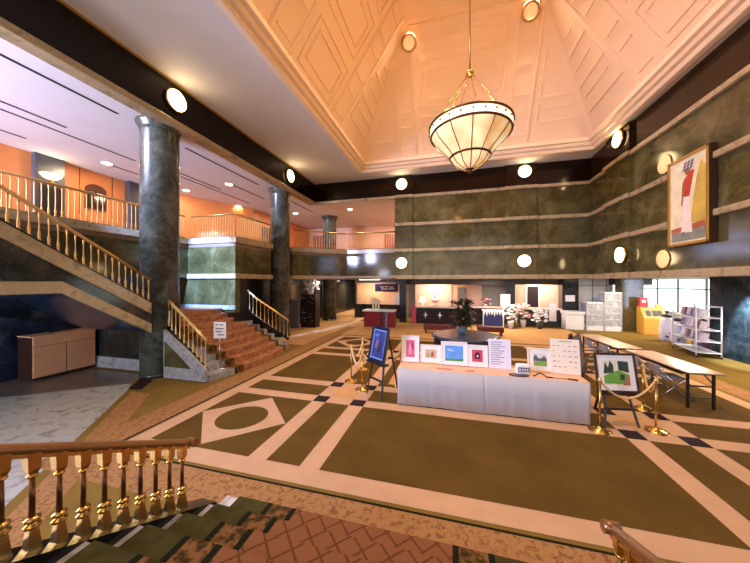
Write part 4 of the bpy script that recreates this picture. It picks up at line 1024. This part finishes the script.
# white bin and glass cabinets
t = thing('storage_bin', 'white lidless bin standing before the dark marble pillar', 'bin', (6.02, 16.45, 0))
MB().box(-.4, .4, -.3, .3, 0, .8).build('body', WHITE, t, bevel=.01)
m = MB()
for a in ((-.44, .44, -.34, -.3), (-.44, .44, .3, .34), (-.44, -.4, -.3, .3), (.4, .44, -.3, .3)): m.box(*a, .78, .9)
m.build('rim', WHITE, t)
MB().box(-.38, .38, -.28, .28, .8, .86).build('contents', mat('grey_leaflets', (120, 108, 108), .7, var=.4, vscale=15), t)
def cabinet(label, x, y, W, D_, H, rows):
    t = thing('glass_cabinet', label, 'cabinet', (x, y, 0), 0, 'white glass cabinets')
    m = MB()
    for sx in (-1, 1):
        for sy in (-1, 1): m.box(sx * W / 2 - .02, sx * W / 2 + .02, sy * D_ / 2 - .02, sy * D_ / 2 + .02, 0, H)
    m.build('frame', mat('cabinet_frame', (168, 170, 178), .4), t)
    MB().box(-W / 2, W / 2, -D_ / 2, D_ / 2, 0, .22).build('base', WHITE, t); MB().box(-W / 2, W / 2, -D_ / 2, D_ / 2, H - .05, H).build('top', WHITE, t)
    MB().box(-W / 2, W / 2, D_ / 2 - .02, D_ / 2, .2, H - .05).build('back_panel', mat('cabinet_back', (176, 178, 188), .5), t)
    for i in range(rows):
        z = .22 + (H - .3) * (i + 1) / (rows + 1); MB().box(-W / 2 + .02, W / 2 - .02, -D_ / 2 + .03, D_ / 2 - .02, z, z + .015).build('shelf', WHITE, t)
    MB().box(-W / 2 + .02, W / 2 - .02, -D_ / 2 - .006, -D_ / 2 + .002, .22, H - .05).build('glass_door', GLASS, t)
    return t
cabinet('lower white glass display cabinet beside the white bin', 6.85, 16.35, .72, .5, 1.38, 3)
cabinet('taller white glass display cabinet next to the green pillar', 7.6, 16.35, .68, .5, 1.88, 4)
k_ = 0
for bx, H, rows in ((6.85, 1.38, 3), (7.6, 1.88, 4)):
    for i in range(rows + 1):
        z = .22 + ((H - .3) * i / (rows + 1) + .015 if i else 0)
        for j in range(3):
            mm = [mat('item_grey', (120, 124, 130), .5), mat('item_dark', (64, 62, 70), .5), mat('item_pale', (200, 196, 204), .5)][(i + j) % 3]
            row = ('bottom', 'second', 'third', 'fourth', 'fifth')[i]; pos = ('nearest the bin side', 'in the middle', 'nearest the pillar side')[j]
            hh = .16 + .05 * ((i * 3 + j) % 2)
            tag(MB().lathe([(.05, 0), (.075, .02), (.08, hh * .6), (.04, hh * .85), (.045, hh)], 10, c=(bx - .2 + j * .2, 16.33, z)).build('display_jar', mm), '%s jar on the %s level of the %s glass cabinet, %s' % (('grey', 'dark', 'pale')[(i + j) % 3], row, 'lower' if H < 1.5 else 'taller', pos), 'jar', 'jars in the glass cabinets')
# honey wood case
t = thing('brochure_case', 'honey coloured wooden brochure case by the green pillar', 'cabinet', (8.98, 15.85, 0), R(-6))
m = MB(); m.extrude([(-.42, -.35, 0), (-.42, .35, 0), (-.42, .35, 1.22), (-.42, .05, 1.22), (-.42, -.35, .75)], (.84, 0, 0)); m.build('body', HONEY, t, bevel=.01)
d_ = Vector((0, .4, .47)).normalized()
m = MB(); m.extrude([(-.34, -.31, .78), (.34, -.31, .78), (.34, .0, 1.145), (-.34, .0, 1.145)], (0, -.015, .013)); m.build('display_window', mat('olive_glass', (150, 150, 110), .2), t)
m = MB()
for x in (-.2, .02, .2): m.extrude([(x - .07, -.27, .84), (x + .07, -.27, .84), (x + .07, -.1, 1.04), (x - .07, -.1, 1.04)], (0, -.03, .026))
m.build('leaflet', mat('leaflet_dark', (60, 58, 64), .6), t)
t = thing('gift_box', 'red box standing on the honey wood case', 'box', (8.72, 16.0, 1.22), R(-6)); MB().box(-.14, .14, -.1, .1, 0, .42).build('body', mat('red_box', (206, 60, 72), .5), t); MB().box(-.07, .07, -.105, -.1, .2, .32).build('label_patch', WHITE, t)
tag(MB().box(8.9, 9.15, 15.95, 16.15, 1.22, 1.42).build('carton', WHITE), 'white carton on the honey wood case', 'box')
tag(MB().box(9.18, 9.38, 15.9, 16.1, 1.22, 1.34).build('carton', mat('yellow_box', (226, 190, 70), .5)), 'yellow carton at the end of the honey wood case', 'box')
# packaged goods on the floor
PURP = mat('purple_print', (112, 92, 140), .6); PACKW = mat('white_wrap', (228, 222, 232), .35, var=.1, vscale=8)
for x, y, s_, lb_, body in ((8.5, 14.1, 1.0, 'white wrapped bundle with dark top beside the honey wood case', PACKW), (8.5, 13.5, .92, 'middle white wrapped bundle between its two neighbours', PACKW), (8.85, 13.0, .95, 'mauve wrapped bundle touching the metal rack', mat('mauve_wrap', (150, 112, 140), .5))):
    t = thing('wrapped_bundle', lb_, 'package', (x, y, 0), R(-30), 'wrapped bundles by the rack')
    MB().lathe([(.2 * s_, 0), (.25 * s_, .12), (.24 * s_, .5 * s_), (.2 * s_, .8 * s_), (.16 * s_, .95 * s_)], 14).build('wrap', body, t)
    MB().ball((0, 0, 1.0 * s_), .15 * s_, (1.1, 1, .7)).build('tie_top', mat('dark_tie', (58, 50, 66), .6), t)
    m = MB()
    for k in range(5): m.ball((.24 * s_ * math.cos(-1.6 + k * .4), .24 * s_ * math.sin(-1.6 + k * .4), (.2 + .13 * k) * s_), .06, (1, .4, 1), 6)
    m.build('purple_patch', PURP, t)
# metal rack
t = thing('metal_rack', 'white tubular metal rack of magazines before the dark marble pier', 'rack', (7.8, 11.19, 0), R(-12))
for x in (-.28, .28):
    for y in (0, 1.5): MB().tube([(x, y, .06), (x, y, 1.63)], .02, 8).build('post', WHITE, t); MB().ball((x, y, .035), .035, seg=8).build('caster', BLACKM, t)
for z in (.16, .5, .86, 1.25, 1.6):
    m = MB()
    for x in (-.28, .28): m.tube([(x, 0, z), (x, 1.5, z)], .014, 6)
    for y in (0, 1.5): m.tube([(-.28, y, z), (.28, y, z)], .014, 6)
    m.build('shelf_frame', WHITE, t)
    if z < 1.5:
        MB().box(-.27, .27, .01, 1.49, z - .008, z + .004).build('shelf', mat('pale_shelf', (206, 208, 220), .4), t)
COLS = [(206, 200, 214), (170, 160, 190), (120, 110, 130), (226, 210, 216), (90, 88, 104), (196, 150, 160), (236, 234, 236)]
NMS = ['pale lilac', 'lilac', 'dark mauve', 'pale pink', 'slate', 'rose', 'white']
for si, z in enumerate((.504, .864, 1.254)):
    for j in range(7):
        c = (si * 3 + j) % 7
        o = tag(MB().box(-.11, .11, -.02, .02, 0, .26).build('magazine', mat('cover_%s' % NMS[c].replace(' ', '_'), COLS[c], .4, var=.25, vscale=14)), '%s magazine on the %s shelf of the metal rack, %s from the pier end' % (NMS[c], ('low', 'middle', 'upper')[si], ('first', 'second', 'third', 'fourth', 'fifth', 'sixth', 'seventh')[j]), 'magazine', 'magazines on the metal rack')
        o.location = Matrix.Translation((7.8, 11.19, 0)) @ Matrix.Rotation(R(-12), 4, 'Z') @ Vector((-.06 + .02 * (j % 2), .15 + j * .195, z + .01)); o.rotation_euler = (R(-14), 0, R(-78))

# ------------------------------------------------------------------ light
def area(name, loc, rot, sx, sy, P, col, spread=None):
    l = bpy.data.lights.new(name, 'AREA'); l.shape = 'RECTANGLE'; l.size = sx; l.size_y = sy; l.energy = P; l.color = srgb(*col)[:3]
    o = bpy.data.objects.new(name, l); COL.objects.link(o); o.location = loc; o.rotation_euler = rot
    if spread: l.spread = spread
    return o
def point(name, loc, P, col, r=.2):
    l = bpy.data.lights.new(name, 'POINT'); l.energy = P; l.color = srgb(*col)[:3]; l.shadow_soft_size = r
    o = bpy.data.objects.new(name, l); COL.objects.link(o); o.location = loc; return o
WARM = (255, 190, 120); NEUT = (255, 232, 206); COOL = (196, 218, 255)
point('chandelier_light', (.48, 7.4, 6.2), 190, (255, 186, 116), .35)
for x in (TX0 + .3, TX1 - .3):
    for y in (TY0 + .3, TY1 - .3): area('vault_downlight', (x, y, TZ - .1), (0, 0, 0), .5, .5, 110, (255, 220, 184), R(100))
area('daylight_entrance', (0, -3.6, 4.2), (R(90), 0, 0), 11, 5, 190, (250, 230, 210))
area('daylight_side_lobby', (-9.0, -2.8, 2.2), (R(90), 0, R(-8)), 3.0, 3.0, 400, (224, 230, 255))
area('daylight_balcony', (-11, -2.8, 5.2), (R(90), 0, R(-10)), 3.5, 2.2, 2900, (194, 204, 255))
area('daylight_side_window', (12.6, 6.5, 1.5), (R(90), 0, R(90)), 6, 2, 420, COOL)
for x, y, p in ((-11.35, 7.0, 60), (-8.89, 9.81, 60), (-11.3, 9.97, 28), (-11.0, 12.76, 34), (-5.4, 14.94, 110), (-8.86, 15.5, 90), (-4.2, 18, 110)):
    area('balcony_downlight', (x, y, 6.40), (0, 0, 0), .3, .3, p, (255, 222, 188))
for x, y, p in ((-.9, 17.9, 100), (2.4, 15.2, 150), (5.0, 18.0, 95), (7.2, 15.0, 70), (-5, 17.5, 65), (9.5, 14.5, 130), (-6.6, 13.9, 50), (-7.2, 21.0, 110), (7.2, 8.5, 150)):  # strips at the fixtures, plus added fill areas that have no fixture
    area('lobby_strip_and_fill', (x, y, 2.49), (0, 0, 0), 1.2, .2, p, NEUT)
sp = bpy.data.lights.new('landing_fill_spot', 'SPOT'); sp.energy = 20000; sp.color = srgb(128, 168, 255)[:3]; sp.spot_size = R(25); sp.spot_blend = .25; sp.shadow_soft_size = .15  # added unseen spot, brightens the landing wall in place of daylight
so = bpy.data.objects.new('landing_fill_spot', sp); COL.objects.link(so); so.location = (-8.7, 2.4, 5.9)
so.rotation_euler = (Vector((-8.42, 8.4, 2.75)) - so.location).to_track_quat('-Z', 'Y').to_euler()
s2 = bpy.data.lights.new('pier_fill_spot', 'SPOT'); s2.energy = 900; s2.color = srgb(214, 230, 255)[:3]; s2.spot_size = R(60); s2.spot_blend = .6; s2.shadow_soft_size = .05  # added spot, stands in for the daylight sheen on the pier
so = bpy.data.objects.new('pier_fill_spot', s2); COL.objects.link(so); so.location = (7.75, 10.6, 2.5)
so.rotation_euler = (Vector((8.35, 10.5, .9)) - so.location).to_track_quat('-Z', 'Y').to_euler()
wd = bpy.data.worlds.new('world'); S.world = wd; wd.use_nodes = True
wd.node_tree.nodes['Background'].inputs['Color'].default_value = srgb(240, 234, 222)
wd.node_tree.nodes['Background'].inputs['Strength'].default_value = .5
S.view_settings.view_transform = 'Standard'; S.view_settings.look = 'None'; S.view_settings.gamma = 1; S.view_settings.exposure = .12
S.view_settings.use_curve_mapping = False
S.cycles.max_bounces = 8; S.cycles.diffuse_bounces = 5; S.cycles.glossy_bounces = 4; S.cycles.sample_clamp_indirect = 6
S.cycles.use_denoising = True
